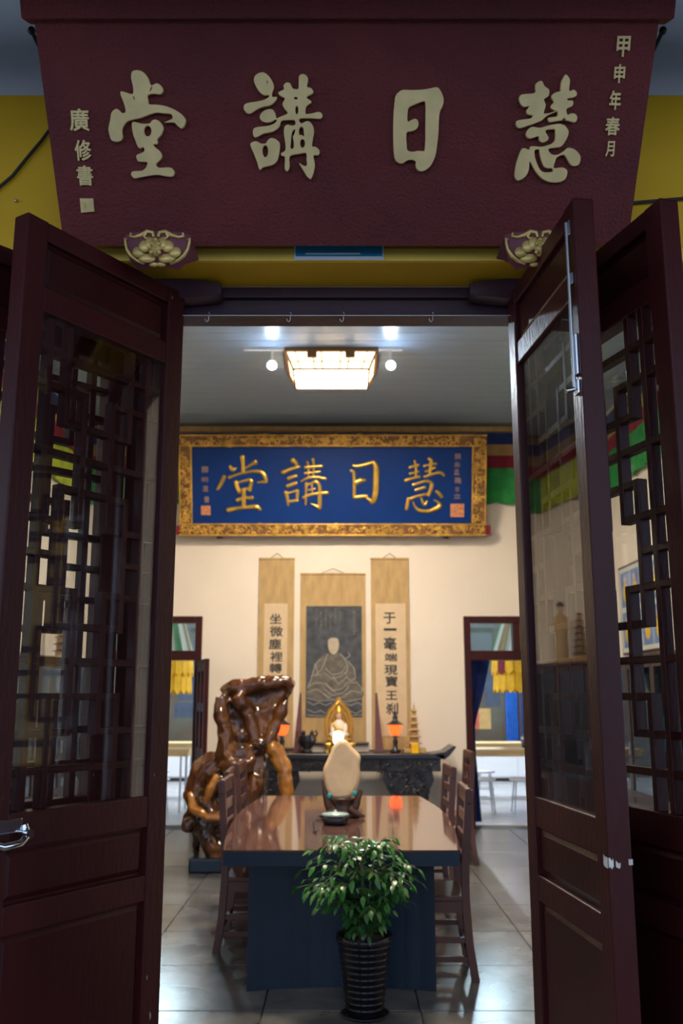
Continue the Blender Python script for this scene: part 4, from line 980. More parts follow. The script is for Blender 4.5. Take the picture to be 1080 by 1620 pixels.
# ================================================================== chairs
def make_chair():
    r = thing('dining_chair', (0, 0, 0), cat='chair', group='rosewood chairs around the conference table')
    # local: front (sitter faces) = -x, back at +x
    W = 0.21
    prof = [(0.235, 0.0), (0.205, 0.20), (0.190, 0.44), (0.192, 0.60), (0.212, 0.85), (0.225, 1.03)]
    for s in (-1, 1):
        b = MB(); d = 0.020; dd = 0.022
        for i in range(len(prof) - 1):
            (x0, z0), (x1, z1) = prof[i], prof[i + 1]
            b.hull8([(x0 - dd, s * W - d, z0), (x0 + dd, s * W - d, z0), (x0 - dd, s * W + d, z0), (x0 + dd, s * W + d, z0), (x1 - dd, s * W - d, z1), (x1 + dd, s * W - d, z1), (x1 - dd, s * W + d, z1), (x1 + dd, s * W + d, z1)])
        b.build('back_post', M['chair'], r)
        MB().box(-0.21, -0.17, s * W - 0.021, s * W + 0.021, 0, 0.42, bev=0.004).build('leg', M['chair'], r)
        for z in (0.10, 0.20): MB().box(-0.17, 0.20, s * W - 0.011, s * W + 0.011, z, z + 0.03).build('stretcher', M['chair'], r)
        MB().box(-0.17, 0.19, s * W - 0.012, s * W + 0.012, 0.36, 0.42).build('seat_rail', M['chair'], r)
    MB().box(-0.225, 0.19, -W - 0.02, W + 0.02, 0.42, 0.452, bev=0.008).build('seat', M['chair'], r)
    MB().box(-0.20, -0.18, -W, W, 0.15, 0.18).build('stretcher', M['chair'], r)
    MB().box(0.19, 0.215, -W, W, 0.15, 0.18).build('stretcher', M['chair'], r)
    for z, x in ((0.60, 0.192), (0.72, 0.20), (0.84, 0.211)): MB().box(x - 0.010, x + 0.010, -W + 0.02, W - 0.02, z, z + 0.06, bev=0.004).build('back_slat', M['chair'], r)
    MB().box(0.206, 0.236, -W - 0.025, W + 0.025, 0.95, 1.04, bev=0.008).build('top_rail', M['chair'], r)
    return r
chair0 = make_chair()
spots = [(0.52, 5.76, 0, 'rosewood chair nearest the door on the right side of the table'),
         (0.62, 7.42, 0, 'rosewood chair at the right rear of the table, only its back post showing'),
         (-0.54, 6.32, PI, 'rosewood chair nearest the door on the left side of the table'),
         (-0.60, 7.00, PI, 'middle rosewood chair on the left side of the table'),
         (-0.60, 7.72, PI, 'rearmost rosewood chair on the left side of the table, before the root carving'),
         (1.03, 9.30, 0, 'rosewood chair standing alone behind the right side of the table')]
for i, (x, y, a, lb) in enumerate(spots):
    c = chair0 if i == 0 else copy_tree(chair0)
    c.location = (x, y, 0); c.rotation_euler = (0, 0, a + (0.03 if i % 2 else -0.02)); c['label'] = lb

# ================================================================== jade stone on its stand
ps = at_z(541, 1293, TZ)
r = thing('stone_stand', (ps.x, ps.y, TZ), label='gnarled dark wood stand under the cream stone on the table', cat='stand')
k_ = (at_y(541, 1280, ps.y).x - at_y(540, 1280, ps.y).x)
sh = at_y(541, 1262, ps.y).z - TZ
b = MB()
b.lathe([(0, 0), (0.115, 0), (0.12, 0.02), (0.095, 0.05), (0.085, 0.09), (0.10, sh - 0.01), (0.10, sh + 0.0), (0.06, sh), (0, sh)], 18, sy=0.7)
b.build('pedestal', M['stand'], r)
for s, z2 in ((-1, sh + 0.12), (1, sh + 0.05)):
    MB().tube([(s * 0.06, -0.03, 0.02), (s * 0.10, -0.04, 0.10), (s * 0.105, -0.03, sh), (s * 0.13, -0.02, z2)], [0.035, 0.025, 0.022, 0.012], 8).build('root_arm', M['stand'], r)
    MB().tube([(s * 0.05, -0.05, 0.06), (s * 0.10, -0.07, 0.03), (s * 0.15, -0.06, 0.012)], [0.03, 0.022, 0.010], 8).build('root_foot', M['stand'], r)
stone_out = [(-0.062, 0.0), (-0.105, 0.055), (-0.125, 0.12), (-0.128, 0.19), (-0.105, 0.245), (-0.085, 0.29), (-0.06, 0.345), (-0.01, 0.385), (0.035, 0.375), (0.07, 0.335), (0.125, 0.275), (0.12, 0.215), (0.125, 0.14), (0.10, 0.07), (0.06, 0.01)]
me = outline_mesh('cream_stone', [stone_out], M['stone'], 0.05, 0.022)
for p in me.polygons: p.use_smooth = True
so = inst('cream_stone', me, None, (ps.x, ps.y - 0.005, TZ + sh - 0.002), (PI / 2, 0, 0))
tag(so, 'rounded cream stone slab standing upright on the gnarled stand', 'stone')
for x, z, lb in ((-0.085, 0.02, 'small turquoise bead left of the cream stone foot'), (0.085, 0.035, 'small turquoise bead right of the cream stone foot')):
    tag(MB().ell((ps.x + x, ps.y - 0.075, TZ + sh + z), 0.016, 0.012, 0.02).build('turquoise_bead', M['teal']), lb, 'bead', 'turquoise beads on the stand')
# glass dish on a dark tray in front of it
pd = at_z(530, 1304, TZ)
r = thing('tea_caddy', (pd.x, pd.y, TZ), label='low dark round box with a pale glass lid in front of the stone', cat='box')
MB().lathe([(0, 0), (0.07, 0), (0.085, 0.02), (0.085, 0.055), (0, 0.055)], 20).build('body', M['altar'], r)
MB().lathe([(0.088, 0.055), (0.092, 0.062), (0.08, 0.070), (0.03, 0.076), (0.010, 0.078), (0.010, 0.088), (0, 0.09)], 20).build('lid', M['jade_lid'], r)
tag(MB().tube([at_z(499, 1318, TZ) + Vector((0, 0, 0.006)), at_z(496, 1310, TZ) + Vector((0, 0, 0.03)), at_z(499, 1302, TZ) + Vector((0.01, 0, 0.045)), at_z(503, 1306, TZ) + Vector((0, 0, 0.03))], 0.008, 8).build('teapot_handle', M['altar']), 'small curled dark ornament on the table left of the glass-lidded box', 'ornament')

# ================================================================== potted plant
pb = at_z(577, 1606, 0.0)
pl0 = thing('potted_plant', (pb.x, pb.y, 0), label='bushy green plant in a ribbed glossy black pot before the table', cat='plant')
zt = at_y(577, 1477, pb.y).z
prof = [(0, 0), (0.085, 0), (0.09, 0.015)]
nb_ = 11
for i in range(nb_):
    t = i / nb_; z0 = 0.02 + (zt - 0.06) * t; z1 = 0.02 + (zt - 0.06) * (t + 1 / nb_); R = 0.092 + 0.042 * t
    prof += [(R, z0), (R + 0.0025, z1 - 0.013), (R + 0.0065, z1 - 0.010), (R + 0.0065, z1 - 0.006), (R + 0.0025, z1 - 0.003)]
prof += [(0.137, zt - 0.038), (0.146, zt - 0.03), (0.146, zt), (0.132, zt), (0.128, zt - 0.03), (0, zt - 0.03)]
MB().lathe(prof, 32).build('pot', M['pot'], pl0)
MB().lathe([(0, zt - 0.035), (0.128, zt - 0.035), (0.12, zt - 0.022), (0, zt - 0.018)], 20).build('soil', M['soil'], pl0)
MB().lathe([(0, 0.0), (0.11, 0.0), (0.125, 0.014), (0.118, 0.014), (0.105, 0.006), (0, 0.006)], 28).build('saucer', M['black'], pl0)
rnd = random.Random(11)
def leaf_me(L_, W_, m_):
    b = MB(); k = 5; vs = []
    for i in range(k + 1):
        t = i / k; w = W_ * (math.sin(PI * min(1, t ** 0.75 * 0.97 + 0.03)) ** 0.9); dz = -0.25 * L_ * t * t
        vs += [(-w, t * L_, dz + 0.12 * w), (0, t * L_, dz), (w, t * L_, dz + 0.12 * w)]
    fs = []
    for i in range(k):
        for j in (0, 1): fs.append((i * 3 + j, i * 3 + j + 1, i * 3 + j + 4, i * 3 + j + 3))
    b.add(vs, fs, True); return b.mesh('leaf', m_)
LM = [leaf_me(0.054, 0.0130, M['leaf']), leaf_me(0.045, 0.0112, M['leaf']), leaf_me(0.058, 0.0140, M['leaf']), leaf_me(0.046, 0.0118, M['leaf_light'])]
leaves = []
def add_leaves(p, d, n_, spread):
    for _ in range(n_):
        q = Vector((rnd.gauss(0, 1), rnd.gauss(0, 1), rnd.gauss(-0.25, 0.6))).normalized()
        dd = (d * 0.7 + q * spread).normalized()
        leaves.append((p + q * 0.006, dd))
stems = MB()
top = at_y(575, 1300, pb.y).z
trunks = []
for k in range(4):
    bx_, by_ = rnd.uniform(-0.03, 0.05), rnd.uniform(-0.04, 0.04)
    pts = [Vector((bx_, by_, zt - 0.03))]
    lean = Vector((rnd.uniform(-0.05, 0.05), rnd.uniform(-0.05, 0.05), 0))
    for j in range(1, 6): pts.append(Vector((bx_, by_, zt - 0.03 + (top - zt - 0.06) * j / 5)) + lean * (j / 5) ** 1.5 * 1.4)
    stems.tube(pts, [0.007, 0.0065, 0.006, 0.005, 0.004, 0.003], 7); trunks.append(pts)
def S(p): return Vector(p)
def frond(p0, tip, nleaf):
    mid = (p0 + tip) / 2 + Vector((0, 0, 0.05))
    pts = [p0, (p0 * 0.45 + mid * 0.55), (mid * 0.75 + tip * 0.25) + Vector((0, 0, 0.01)), tip]
    stems.tube(pts, [0.0028, 0.0022, 0.0016, 0.001], 5)
    for i in range(nleaf):
        t = 0.25 + 0.75 * i / max(1, nleaf - 1); f = t * 3; a = min(2, int(f)); g = f - a
        p = pts[a] * (1 - g) + pts[a + 1] * g; d = (pts[a + 1] - pts[a]).normalized()
        side = Vector((-d.y, d.x, 0)); side = side.normalized() if side.length > 0.01 else Vector((1, 0, 0))
        for s in ((-1, 1) if i < nleaf - 1 else (0,)):
            dd = (d * 0.65 + side * s * 0.9 + Vector((0, 0, rnd.uniform(-0.55, -0.05)))).normalized()
            leaves.append((p.copy(), dd))
# crown: fronds reaching out and drooping, matched to the plant's outline
U = lambda u, v, dy=0: at_y(u, v, pb.y + dy) - Vector((pb.x, pb.y, 0))
crown = []
for k in range(120):
    a = 2 * PI * k / 120 * 11.0 + rnd.uniform(-0.2, 0.2); lev = rnd.random()
    R = (0.15 + 0.16 * math.sin(PI * (0.15 + 0.75 * lev))) * rnd.uniform(0.75, 1.1)
    zc_ = zt + 0.20 + (top - zt - 0.22) * lev
    tr_ = trunks[k % 4]; j = min(4, 1 + int(lev * 4)); p0 = tr_[j]
    tip = Vector((math.cos(a) * R - 0.02, min(math.sin(a) * R * 0.8, yf - pb.y - 0.085), zc_ + 0.02 - 0.12 * R / 0.3))
    frond(p0, tip, 5)
for k in range(26):          # low growth over the rim
    a = 2 * PI * k / 26 * 3 + rnd.uniform(-0.2, 0.2); R = rnd.uniform(0.07, 0.15)
    p0 = Vector((rnd.uniform(-0.03, 0.03), rnd.uniform(-0.03, 0.03), zt - 0.02))
    frond(p0, Vector((math.cos(a) * R, math.sin(a) * R, zt + rnd.uniform(-0.02, 0.15))), 4)
stems.build('stems', M['stem'], pl0)
leaves = [(p, d) for p, d in leaves if p.z > TZ + 0.03 or p.y + max(0, d.y) * 0.07 < yf - pb.y - 0.005]
rnd.shuffle(leaves)
def leaf_mx(p, d):
    d = d.normalized(); z = Vector((0, 0, 1)) - d * d.z
    z = z.normalized() if z.length > 1e-3 else Vector((1, 0, 0))
    z = (z + Vector((rnd.gauss(0, .35), rnd.gauss(0, .35), 0))); z = (z - d * z.dot(d)).normalized()
    x = d.cross(z)
    m = Matrix((x, d, z)).transposed().to_4x4(); m.translation = p; return m
rest = MB()
for i, (p, d) in enumerate(leaves):
    me = LM[3] if (p.z > zt + 0.25 and rnd.random() < 0.35) else LM[rnd.randrange(3)]
    mx = leaf_mx(p, d); s = rnd.uniform(0.8, 1.2)
    if i < 300:
        o = bpy.data.objects.new('leaf', me); link(o, pl0); o.matrix_local = mx @ Matrix.Scale(s, 4)
    else:
        rest.add([(mx @ (v.co * s))[:] for v in me.vertices], [tuple(q.vertices) for q in me.polygons], True)
if rest.v: rest.build('small_leaves', M['leaf'], pl0)['kind'] = 'stuff'

# ================================================================== root carving
RY = 8.85
def rp(x, y, dy=0): return at_y(250 + x / 3.68, 960 + y / 3.68, RY + dy)
def blob_mesh(name, parts, m_, voxel=0.022, disp=0.03, scale=5.0):
    b = MB()
    for kind, *a in parts:
        if kind == 't': b.tube(a[0], a[1], 10)
        elif kind == 'p': b.prism(a[0], 1, a[1], a[2])
        else: b.ell(*a)
    me = b.mesh(name, m_)
    o = bpy.data.objects.new('tmp', me); COL.objects.link(o)
    rm = o.modifiers.new('r', 'REMESH'); rm.mode = 'VOXEL'; rm.voxel_size = voxel
    sm = o.modifiers.new('s', 'SMOOTH'); sm.iterations = 3; sm.factor = 0.6
    dg = bpy.context.evaluated_depsgraph_get(); dg.update()
    out = bpy.data.meshes.new_from_object(o.evaluated_get(dg)); bpy.data.objects.remove(o)
    for v in out.vertices:
        n1 = mnoise.noise(v.co * scale); n2 = mnoise.noise(v.co * scale * 2.7 + Vector((7, 3, 1)))
        n3 = abs(mnoise.noise(Vector((v.co.x * 16, v.co.y * 16, v.co.z * 5))))
        v.co += v.normal * (disp * n1 + disp * 0.45 * n2 - disp * 0.5 * (0.25 - n3))
    for p in out.polygons: p.use_smooth = True
    out.materials.clear(); out.materials.append(m_)
    return out
base = rp(300, 1500); RX = base.x
rt = thing('root_carving', (RX, RY, 0), label='tall polished tree-root carving with flared top standing left of the table', cat='sculpture')
def T(pts, rs): return ('t', [rp(*p) - Vector((RX, RY, 0)) for p in pts], rs)
def E(p, rx, ry, rz): return ('e', rp(*p) - Vector((RX, RY, 0)), rx, ry, rz)
def PR(pts, y0, y1):
    q = [rp(*p) - Vector((RX, RY, 0)) for p in pts]
    return ('p', [(v.x, v.z) for v in q], y0, y1)
trunk = [PR([(345, 545), (365, 495), (410, 475), (540, 445), (660, 432), (785, 425), (788, 445), (750, 560), (715, 650), (680, 740), (640, 800), (540, 850), (430, 820), (365, 700)], 0.02, 0.20),
         T([(370, 500), (450, 465), (560, 455), (680, 445), (775, 432)], [0.05, 0.075, 0.08, 0.06, 0.03]),
         T([(365, 520, -0.04), (370, 640, -0.06), (385, 780, -0.08), (400, 900, -0.08)], [0.06, 0.07, 0.08, 0.09]),
         T([(450, 520, -0.06), (520, 600, -0.04), (545, 720, -0.04), (560, 840, -0.02)], [0.07, 0.06, 0.06, 0.08]),
         T([(775, 440), (735, 560), (700, 660), (655, 770), (640, 830)], [0.03, 0.045, 0.05, 0.07, 0.08]),
         PR([(370, 800), (620, 800), (630, 950), (610, 1120), (560, 1280), (460, 1330), (330, 1260), (230, 1230), (200, 1130), (200, 1030), (270, 920), (345, 870)], -0.12, 0.22),
         T([(340, 850), (260, 920), (205, 1010), (190, 1110), (215, 1200)], [0.05, 0.075, 0.08, 0.075, 0.07]),
         T([(420, 930, -0.12), (330, 1030, -0.16), (280, 1130, -0.16), (330, 1230, -0.14)], [0.07, 0.09, 0.08, 0.08]),
         T([(195, 1180), (170, 1260, -0.04), (165, 1310, -0.06)], [0.06, 0.05, 0.045]),
         T([(300, 1240), (300, 1330, -0.02), (335, 1430, -0.04), (335, 1500, -0.06)], [0.12, 0.10, 0.10, 0.085]),
         T([(420, 1260), (430, 1370), (420, 1490)], [0.12, 0.11, 0.09]),
         T([(240, 1230), (225, 1330, 0.06), (215, 1440, 0.1)], [0.08, 0.06, 0.05]),
         T([(560, 1180), (570, 1300), (560, 1420)], [0.10, 0.08, 0.07]),
         E((420, 1180, -0.14), 0.11, 0.10, 0.10), E((540, 1060, -0.10), 0.13, 0.10, 0.14)]
inst('trunk', blob_mesh('trunk', trunk, M['root'], 0.02, 0.035, 6.0), rt)
inst('honey_branch', blob_mesh('honey_branch', [T([(640, 800), (690, 850), (735, 950), (745, 1090), (735, 1250), (735, 1380)], [0.08, 0.085, 0.08, 0.065, 0.06, 0.07])], M['root_gold'], 0.016, 0.018, 9), rt)['label'] = 'honey coloured right-hand root branch'
inst('honey_ridge', blob_mesh('honey_ridge', [T([(185, 1080, -0.09), (205, 1170, -0.16), (290, 1225, -0.21), (380, 1225, -0.22)], [0.035, 0.045, 0.05, 0.035]), T([(270, 1150, -0.20), (300, 1060, -0.23), (350, 980, -0.22)], [0.03, 0.04, 0.03])], M['root_gold'], 0.014, 0.012, 10), rt)
# carved seated figure in the hollow
fg = [E((483, 762, -0.18), 0.062, 0.065, 0.085), T([(483, 790, -0.17), (478, 830, -0.16)], [0.04, 0.06]), E((470, 860, -0.17), 0.13, 0.09, 0.13), E((450, 930, -0.19), 0.16, 0.10, 0.09), T([(430, 820, -0.18), (400, 880, -0.22), (440, 925, -0.26)], [0.04, 0.045, 0.035]), T([(515, 820, -0.18), (545, 890, -0.2), (490, 930, -0.26)], [0.04, 0.045, 0.035]),
      E((590, 800, -0.12), 0.09, 0.07, 0.06)]
inst('carved_figure', blob_mesh('carved_figure', fg, M['root'], 0.012, 0.008, 12), rt)['label'] = 'small seated figure carved in the hollow'
inst('plinth', MB().box(rp(190, 1500).x - RX, rp(390, 1500).x - RX, -0.16, 0.25, 0, 0.13, bev=0.02).mesh('plinth', M['table_body']), rt)
# ================================================================== side walls: cabinets, picture
def cabinet(name, x0, x1, y0, y1, h, n_, label):
    r = thing(name, ((x0 + x1) / 2, (y0 + y1) / 2, 0), label=label, cat='cabinet')
    w, d = (x1 - x0) / 2, (y1 - y0) / 2; s = 1 if x0 < 0 else -1     # s: room side in +x for the left wall
    b = MB().box(-w, w, -d, d, 0, 0.12); b.box(-w, w, -d, d, h - 0.06, h); b.box(-w, w, -d, -d + 0.03, 0.12, h - 0.06); b.box(-w, w, d - 0.03, d, 0.12, h - 0.06)
    b.box(-s * w, -s * (w - 0.02), -d, d, 0.12, h - 0.06); b.build('body', M['cabinet'], r)
    for z in (0.62, 1.05, 1.48): MB().box(-w + 0.025, w - 0.04, -d + 0.03, d - 0.03, z, z + 0.02).build('shelf', M['cabinet'], r)
    for k in range(n_):
        a = -d + 2 * d * k / n_; c = -d + 2 * d * (k + 1) / n_; xf = s * (w + 0.001)
        dr_ = MB()
        for ya, yb2, za, zb in ((a + .004, a + .05, .12, h - .06), (c - .05, c - .004, .12, h - .06), (a + .05, c - .05, .12, .17), (a + .05, c - .05, h - .12, h - .06), (a + .05, c - .05, .60, .66)):
            dr_.box(xf, xf + s * 0.022, ya, yb2, za, zb)
        do = dr_.build('door', M['cabinet'], r)
        MB().box(xf + s * 0.008, xf + s * 0.012, a + .05, c - .05, .66, h - .12).build('pane', M['case_glass'], do)
        MB().box(xf + s * 0.006, xf + s * 0.014, a + .05, c - .05, .17, .60).build('panel', M['cabinet'], do)
        MB().cyl((xf + s * 0.035, c - 0.03, 1.0), (xf + s * 0.035, c - 0.03, 1.12), 0.006).build('handle', M['steel'], do)
    return r
CH = 1.95
cabinet('display_cabinet', -3.27, -2.87, 5.6, 11.2, CH, 7, 'dark glass-fronted cabinet along the left side wall, seen through the left lattice')
cabinet('display_cabinet', 2.87, 3.27, 6.2, 10.9, CH, 6, 'dark glass-fronted cabinet along the right side wall, seen through the right lattice')
for x, y, z, w, h, c, lb in ((-3.06, 6.7, 1.50, 0.34, 0.26, (0.45, 0.38, 0.22), 'straw coloured box on the top shelf of the left cabinet'), (-3.06, 7.6, 1.07, 0.30, 0.30, (0.03, 0.25, 0.28), 'teal box on the middle shelf of the left cabinet'), (-3.06, 8.6, 1.50, 0.40, 0.24, (0.35, 0.36, 0.38), 'grey box on the top shelf of the left cabinet'),
                            (3.06, 8.6, 1.07, 0.14, 0.32, (0.02, 0.34, 0.42), 'turquoise box on the middle shelf of the right cabinet'), (3.06, 9.4, 1.50, 0.22, 0.28, (0.30, 0.42, 0.05), 'lime box on the top shelf of the right cabinet'), (3.06, 7.6, 1.50, 0.36, 0.26, (0.30, 0.31, 0.33), 'grey box on the top shelf of the right cabinet')):
    o = MB().box(-0.10, 0.10, -w / 2, w / 2, 0, h, bev=0.006).build('storage_box', mat('box_card', c, 0.6)); o.location = (x, y, z)
    tag(o, lb, 'box')
# statue and pagoda on the left cabinet (mirrored in the bolted leaf's glass)
r = thing('standing_statue', (-3.06, 10.65, CH), label='slender tan standing statue on top of the left cabinet', cat='statue')
MB().lathe([(0, 0), (0.10, 0), (0.10, 0.03), (0.07, 0.05), (0, 0.05)], 16).build('base', M['silk'], r)
MB().lathe([(0.07, 0.05), (0.085, 0.12), (0.075, 0.30), (0.09, 0.45), (0.085, 0.55), (0.03, 0.60), (0.025, 0.63), (0, 0.63)], 16, sy=0.8).build('robe', M['silk'], r)
MB().ell((0, 0, 0.67), 0.042, 0.045, 0.055).build('head', M['picture_skin'], r)
MB().ell((0, 0, 0.70), 0.045, 0.048, 0.045).build('hair', M['ink'], r)
r = thing('model_pagoda', (-3.06, 10.15, CH), label='slim dark tiered pagoda on top of the left cabinet', cat='pagoda')
MB().box(-0.12, 0.12, -0.12, 0.12, 0, 0.04).build('base', M['cloth_tan'], r)
for k in range(7):
    w = 0.10 - 0.010 * k; z = 0.04 + 0.075 * k
    MB().box(-w * .6, w * .6, -w * .6, w * .6, z, z + 0.05).build('storey', M['cloth_tan'], r)
    MB().lathe([(w * 1.25, z + 0.05), (w * 0.6, z + 0.075), (0, z + 0.075)], 4, smooth=False).build('eave', M['cabinet'], r)
tag(MB().box(-0.12, 0.12, -0.2, 0.2, 0, 0.22, bev=0.01).build('yellow_box', M['cloth_yellow']), 'yellow box on top of the left cabinet', 'box').location = (-3.06, 6.6, CH)
# picture on the right wall
y0p, y1p = 9.25, 10.75
r = thing('framed_picture', (HX - 0.01, (y0p + y1p) / 2, 2.02), label='framed pale picture with blue panels on the right side wall', cat='picture')
hw = (y1p - y0p) / 2; hh = 1.02
MB().box(-0.025, 0.0, -hw, hw, 0, hh, bev=0.004).build('frame', M['cabinet'], r)
MB().box(-0.028, -0.024, -hw + 0.03, hw - 0.03, 0.03, hh - 0.03).build('mount', M['picture_pale'], r)
for k in range(4):
    a = -hw + 0.06 + k * (2 * hw - 0.12) / 4; c = a + (2 * hw - 0.12) / 4 - 0.03
    for z0, z1 in ((0.08, 0.48), (0.54, 0.94)):
        pn = MB().box(-0.031, -0.027, a, c, z0, z1).build('blue_panel', M['picture_blue'], r)
        m_ = (a + c) / 2
        MB().ell((-0.032, m_, z0 + 0.16), 0.003, 0.09, 0.11, 12, 6).build('yellow_figure', M['picture_yellow'], pn)
        MB().ell((-0.034, m_, z0 + 0.30), 0.003, 0.04, 0.05, 10, 6).build('pale_face', M['picture_skin'], pn)

# ================================================================== curtain in the right doorway
def curtain(name, pts, yc, m_, label, amp=0.02):
    # pts: list of (z, xl, xr)
    r = MB(); n_ = 22
    def f(i, j):
        k = j * (len(pts) - 1); a = min(len(pts) - 2, int(k)); g = k - a
        z = pts[a][0] * (1 - g) + pts[a + 1][0] * g; xl = pts[a][1] * (1 - g) + pts[a + 1][1] * g; xr = pts[a][2] * (1 - g) + pts[a + 1][2] * g
        return (xl + (xr - xl) * i, yc + amp * math.sin(i * 30) , z)
    r.grid(n_, 16, f); r.grid(n_, 16, lambda i, j: tuple(Vector(f(i, j)) + Vector((0, 0.008, 0))))
    return tag(r.build(name, m_), label, 'curtain')
yc = YB + 0.30
zT = at_y(760, 1037, YB).z - 0.02
curtain('doorway_curtain', [(zT + 0.04, DR[0] - 0.05, at_y(776, 1043, yc).x), (zT - 0.05, DR[0] - 0.05, at_y(774, 1050, yc).x), (1.6, DR[0] - 0.05, at_y(764, 1100, yc).x), (1.22, DR[0] - 0.05, at_y(751, 1150, yc).x), (0.9, DR[0] - 0.05, at_y(752, 1200, yc).x), (0.03, DR[0] - 0.05, at_y(762, 1310, yc).x)], yc, M['cloth_blue'], 'navy curtain tied back at the left of the right doorway')
# hanging umbrella banners
def banner(x, y, zb, zt_, R, label):
    r = thing('hanging_banner', (x, y, zb), label=label, cat='banner', group='golden hanging banners beyond the doorways')
    H = zt_ - zb; n_ = 26
    cs = [M['cloth_yellow'], M['cloth_tan'], M['cloth_green'], M['cloth_red'], M['picture_blue'], M['cloth_yellow']]
    b = MB().lathe([(R * 0.95, 0.55), (R * 0.62, H)], 24); b.build('inner_drum', M['cloth_tan'], r)
    for k in range(n_):
        a = 2 * PI * k / n_; wd = 2 * PI * R / n_ * 0.46
        ca, sa = math.cos(a), math.sin(a)
        def strip(z0, z1, rr0, rr1, m_, nm):
            b = MB(); tx, ty = -sa, ca; ww0, ww1 = wd * rr0 / R, wd * rr1 / R
            pts = [(rr0 * ca + tx * ww0 * 0.15, rr0 * sa + ty * ww0 * 0.15, z0), (rr0 * ca + tx * ww0, rr0 * sa + ty * ww0, z0 + 0.06), (rr1 * ca + tx * ww1, rr1 * sa + ty * ww1, z1), (rr1 * ca - tx * ww1, rr1 * sa - ty * ww1, z1), (rr0 * ca - tx * ww0, rr0 * sa - ty * ww0, z0 + 0.06), (rr0 * ca - tx * ww0 * 0.15, rr0 * sa - ty * ww0 * 0.15, z0)]
            o = Vector((ca, sa, 0)) * 0.006
            b.add(pts + [tuple(Vector(p) - o) for p in pts], [tuple(range(6)), tuple(range(11, 5, -1))] + [(i, (i + 1) % 6, 6 + (i + 1) % 6, 6 + i) for i in range(6)])
            b.build(nm, m_, r)
        strip(0, 0.32, R * 1.0, R * 0.98, M['cloth_yellow'], 'tongue')
        strip(0.26, 0.60, R * 1.03, R * 1.0, cs[(k * 5) % 4 if k % 3 == 0 else 0], 'tongue')
        strip(0.56, H, R * 1.01, R * 0.63, cs[1 + (k * 7) % 5] if k % 2 else M['mouse'], 'ribbon')
    MB().cyl((0, 0, H), (0, 0, 3.9 - zb), 0.012).build('cord', M['ink'], r)
bx = at_y(850, 1070, 14.0).x; zb_ = at_y(800, 1096, 13.6).z
banner(bx, 14.0, zb_, zb_ + 1.35, 0.66, 'golden hanging banner of layered tongues in the right doorway')
bx2 = at_y(245, 1070, 14.0).x
banner(bx2, 14.0, zb_ - 0.02, zb_ + 1.33, 0.55, 'golden hanging banner of layered tongues in the left doorway')
# far wall hangings
def hanging(x0, x1, z0, z1, m_, label, y=FY - 0.03, extra=()):
    r = thing('wall_hanging', ((x0 + x1) / 2, y, z0), label=label, cat='wall hanging'); w = (x1 - x0) / 2
    MB().box(-w, w, 0, 0.025, 0, z1 - z0).build('cloth', m_, r)
    for a, c, d, e, mm in extra: MB().box(a * w, c * w, -0.006, 0.0, d * (z1 - z0), e * (z1 - z0)).build('painted_patch', mm, r)
hanging(at_y(735, 1120, FY).x, at_y(797, 1120, FY).x, 0.7, 2.9, M['painting'], 'brown and slate painted hanging on the far wall, right doorway', extra=((-0.9, -0.3, 0.1, 0.3, M['mural_red']), (0.0, 0.8, 0.3, 0.62, M['mural_slate']), (-0.3, 0.3, 0.1, 0.28, M['cloth_tan'])))
hanging(at_y(225, 1120, FY).x, at_y(318, 1120, FY).x, 0.7, 2.9, M['painting'], 'brown and slate painted hanging on the far wall, left doorway', extra=((0.2, 0.9, 0.35, 0.6, M['mural_slate']), (0.1, 0.9, 0.2, 0.33, M['mural_slate']), (-0.8, -0.3, 0.1, 0.5, M['mural_red'])))
curtain('far_curtain', [(3.2, at_y(797, 1100, FY).x, at_y(815, 1100, FY).x), (0.01, at_y(797, 1100, FY).x, at_y(815, 1100, FY).x)], FY - 0.12, mat('bright_blue_curtain', (0.01, 0.10, 0.42), 0.8, var=0.2), 'bright blue curtain on the far wall beside the painted hanging', 0.03)
curtain('far_curtain', [(3.2, at_y(821, 1100, FY).x, at_y(850, 1100, FY).x), (0.01, at_y(821, 1100, FY).x, at_y(850, 1100, FY).x)], FY - 0.12, M['cloth_blue'], 'navy curtain on the far wall at the edge of the bolted leaf', 0.03)
# long tables and stools beyond the doorways
def far_table(x0, x1, y, label):
    r = thing('folding_table', ((x0 + x1) / 2, y, 0), label=label, cat='table', group='pine folding tables in the far room')
    w = (x1 - x0) / 2
    MB().box(-w, w, -0.30, 0.30, 0.80, 0.84, bev=0.006).build('top', M['pine'], r)
    MB().box(-w + 0.02, w - 0.02, -0.28, 0.28, 0.74, 0.80).build('edge_frame', M['pine'], r)
    for sx in (-1, 1):
        for sy in (-1, 1):
            MB().cyl((sx * (w - 0.12), sy * 0.24, 0), (sx * (w - 0.12), sy * 0.24, 0.75), 0.014, n=8).build('leg', M['steel'], r)
    return r
def stool(x, y, label):
    r = thing('stool', (x, y, 0), label=label, cat='stool', group='metal stools at the far tables')
    MB().lathe([(0, 0.43), (0.15, 0.43), (0.16, 0.445), (0.15, 0.46), (0, 0.46)], 18).build('seat', M['white_plastic'], r)
    for k in range(4):
        a = PI / 4 + k * PI / 2
        MB().cyl((0.17 * math.cos(a), 0.17 * math.sin(a), 0), (0.11 * math.cos(a), 0.11 * math.sin(a), 0.43), 0.010, n=6).build('leg', M['steel'], r)
    pts = [(0.14 * math.cos(2 * PI * i / 16), 0.14 * math.sin(2 * PI * i / 16), 0.2) for i in range(17)]
    MB().tube(pts, 0.007, 5).build('foot_ring', M['steel'], r)
    return r
far_table(1.55, 3.35, 13.35, 'pine topped folding table nearest the right doorway')
far_table(1.75, 3.55, 15.0, 'pine topped folding table behind the first one in the right doorway')
far_table(-3.9, -2.1, 13.35, 'pine topped folding table nearest the left doorway')
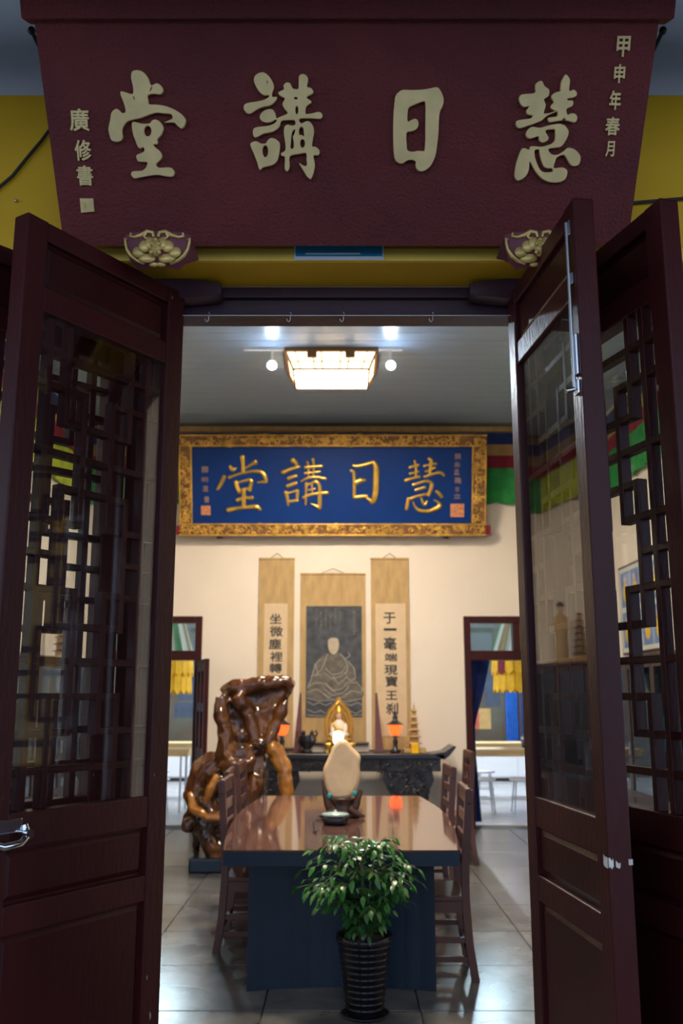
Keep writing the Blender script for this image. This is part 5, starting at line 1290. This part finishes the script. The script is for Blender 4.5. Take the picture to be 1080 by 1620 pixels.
far_table(-4.1, -2.3, 15.0, 'pine topped folding table behind the first one in the left doorway')
for x, y, lb in ((1.95, 13.0, 'white seated metal stool at left under the near table in the right doorway'), (2.45, 13.0, 'white seated metal stool in the middle under the near table in the right doorway'), (2.15, 14.3, 'white seated metal stool between the two tables in the right doorway'),
                 (-2.5, 13.0, 'white seated metal stool nearest the jamb in the left doorway'), (-2.95, 13.0, 'white seated metal stool further left in the left doorway'), (-2.75, 14.3, 'white seated metal stool between the two tables in the left doorway')):
    stool(x, y, lb)
r = thing('flower_pot', (2.62, 13.45, 0.84), label='small white flower posy on the near table in the right doorway', cat='flowers')
MB().lathe([(0, 0), (0.05, 0), (0.065, 0.09), (0, 0.09)], 14).build('pot', M['altar'], r)
for k in range(7): MB().ell((0.05 * math.cos(k), 0.05 * math.sin(k * 1.7), 0.13 + 0.015 * (k % 3)), 0.025, 0.025, 0.022, 8, 5).build('blossom', M['white_plastic'] if k % 2 else M['leaf'], r)
for x, lb in ((2.6, 'long low white cupboard added for the brightness behind the tables in the right doorway'), (-3.3, 'long low white cupboard added for the brightness behind the tables in the left doorway')):  # white bodies added for the brightness seen under the tables
    r = thing('added_cupboard', (x, 17.9, 0), label=lb, cat='cupboard', group='added white cupboards of the far room')
    MB().box(-1.4, 1.4, -0.2, 0.2, 0.06, 0.62, bev=0.008).build('body', M['white_plastic'], r)
    MB().box(-1.38, 1.38, -0.17, 0.18, 0, 0.06).build('plinth', M['cabinet'], r)
    for k in range(4): MB().box(-1.38 + k * 0.695, -1.38 + k * 0.695 + 0.675, -0.215, -0.2, 0.09, 0.59, bev=0.004).build('door', M['white_plastic'], r)
# unseen ceiling tubes added to brighten the far room
for x, lb in ((2.4, 'unseen white tube added to brighten the room beyond the right doorway'), (-2.9, 'unseen white tube added to brighten the room beyond the left doorway')):
    t = thing('fill_tube', (x, 16.0, 3.9), label=lb, cat='lamp', group='added fill tubes of the far room')
    MB().box(-0.10, 0.10, -0.7, 0.7, -0.06, 0, bev=0.01).build('housing', M['white_plastic'], t)
    MB().cyl((0, -0.66, -0.085), (0, 0.66, -0.085), 0.02, n=10).build('tube', M['fill_tube_glow'], t)
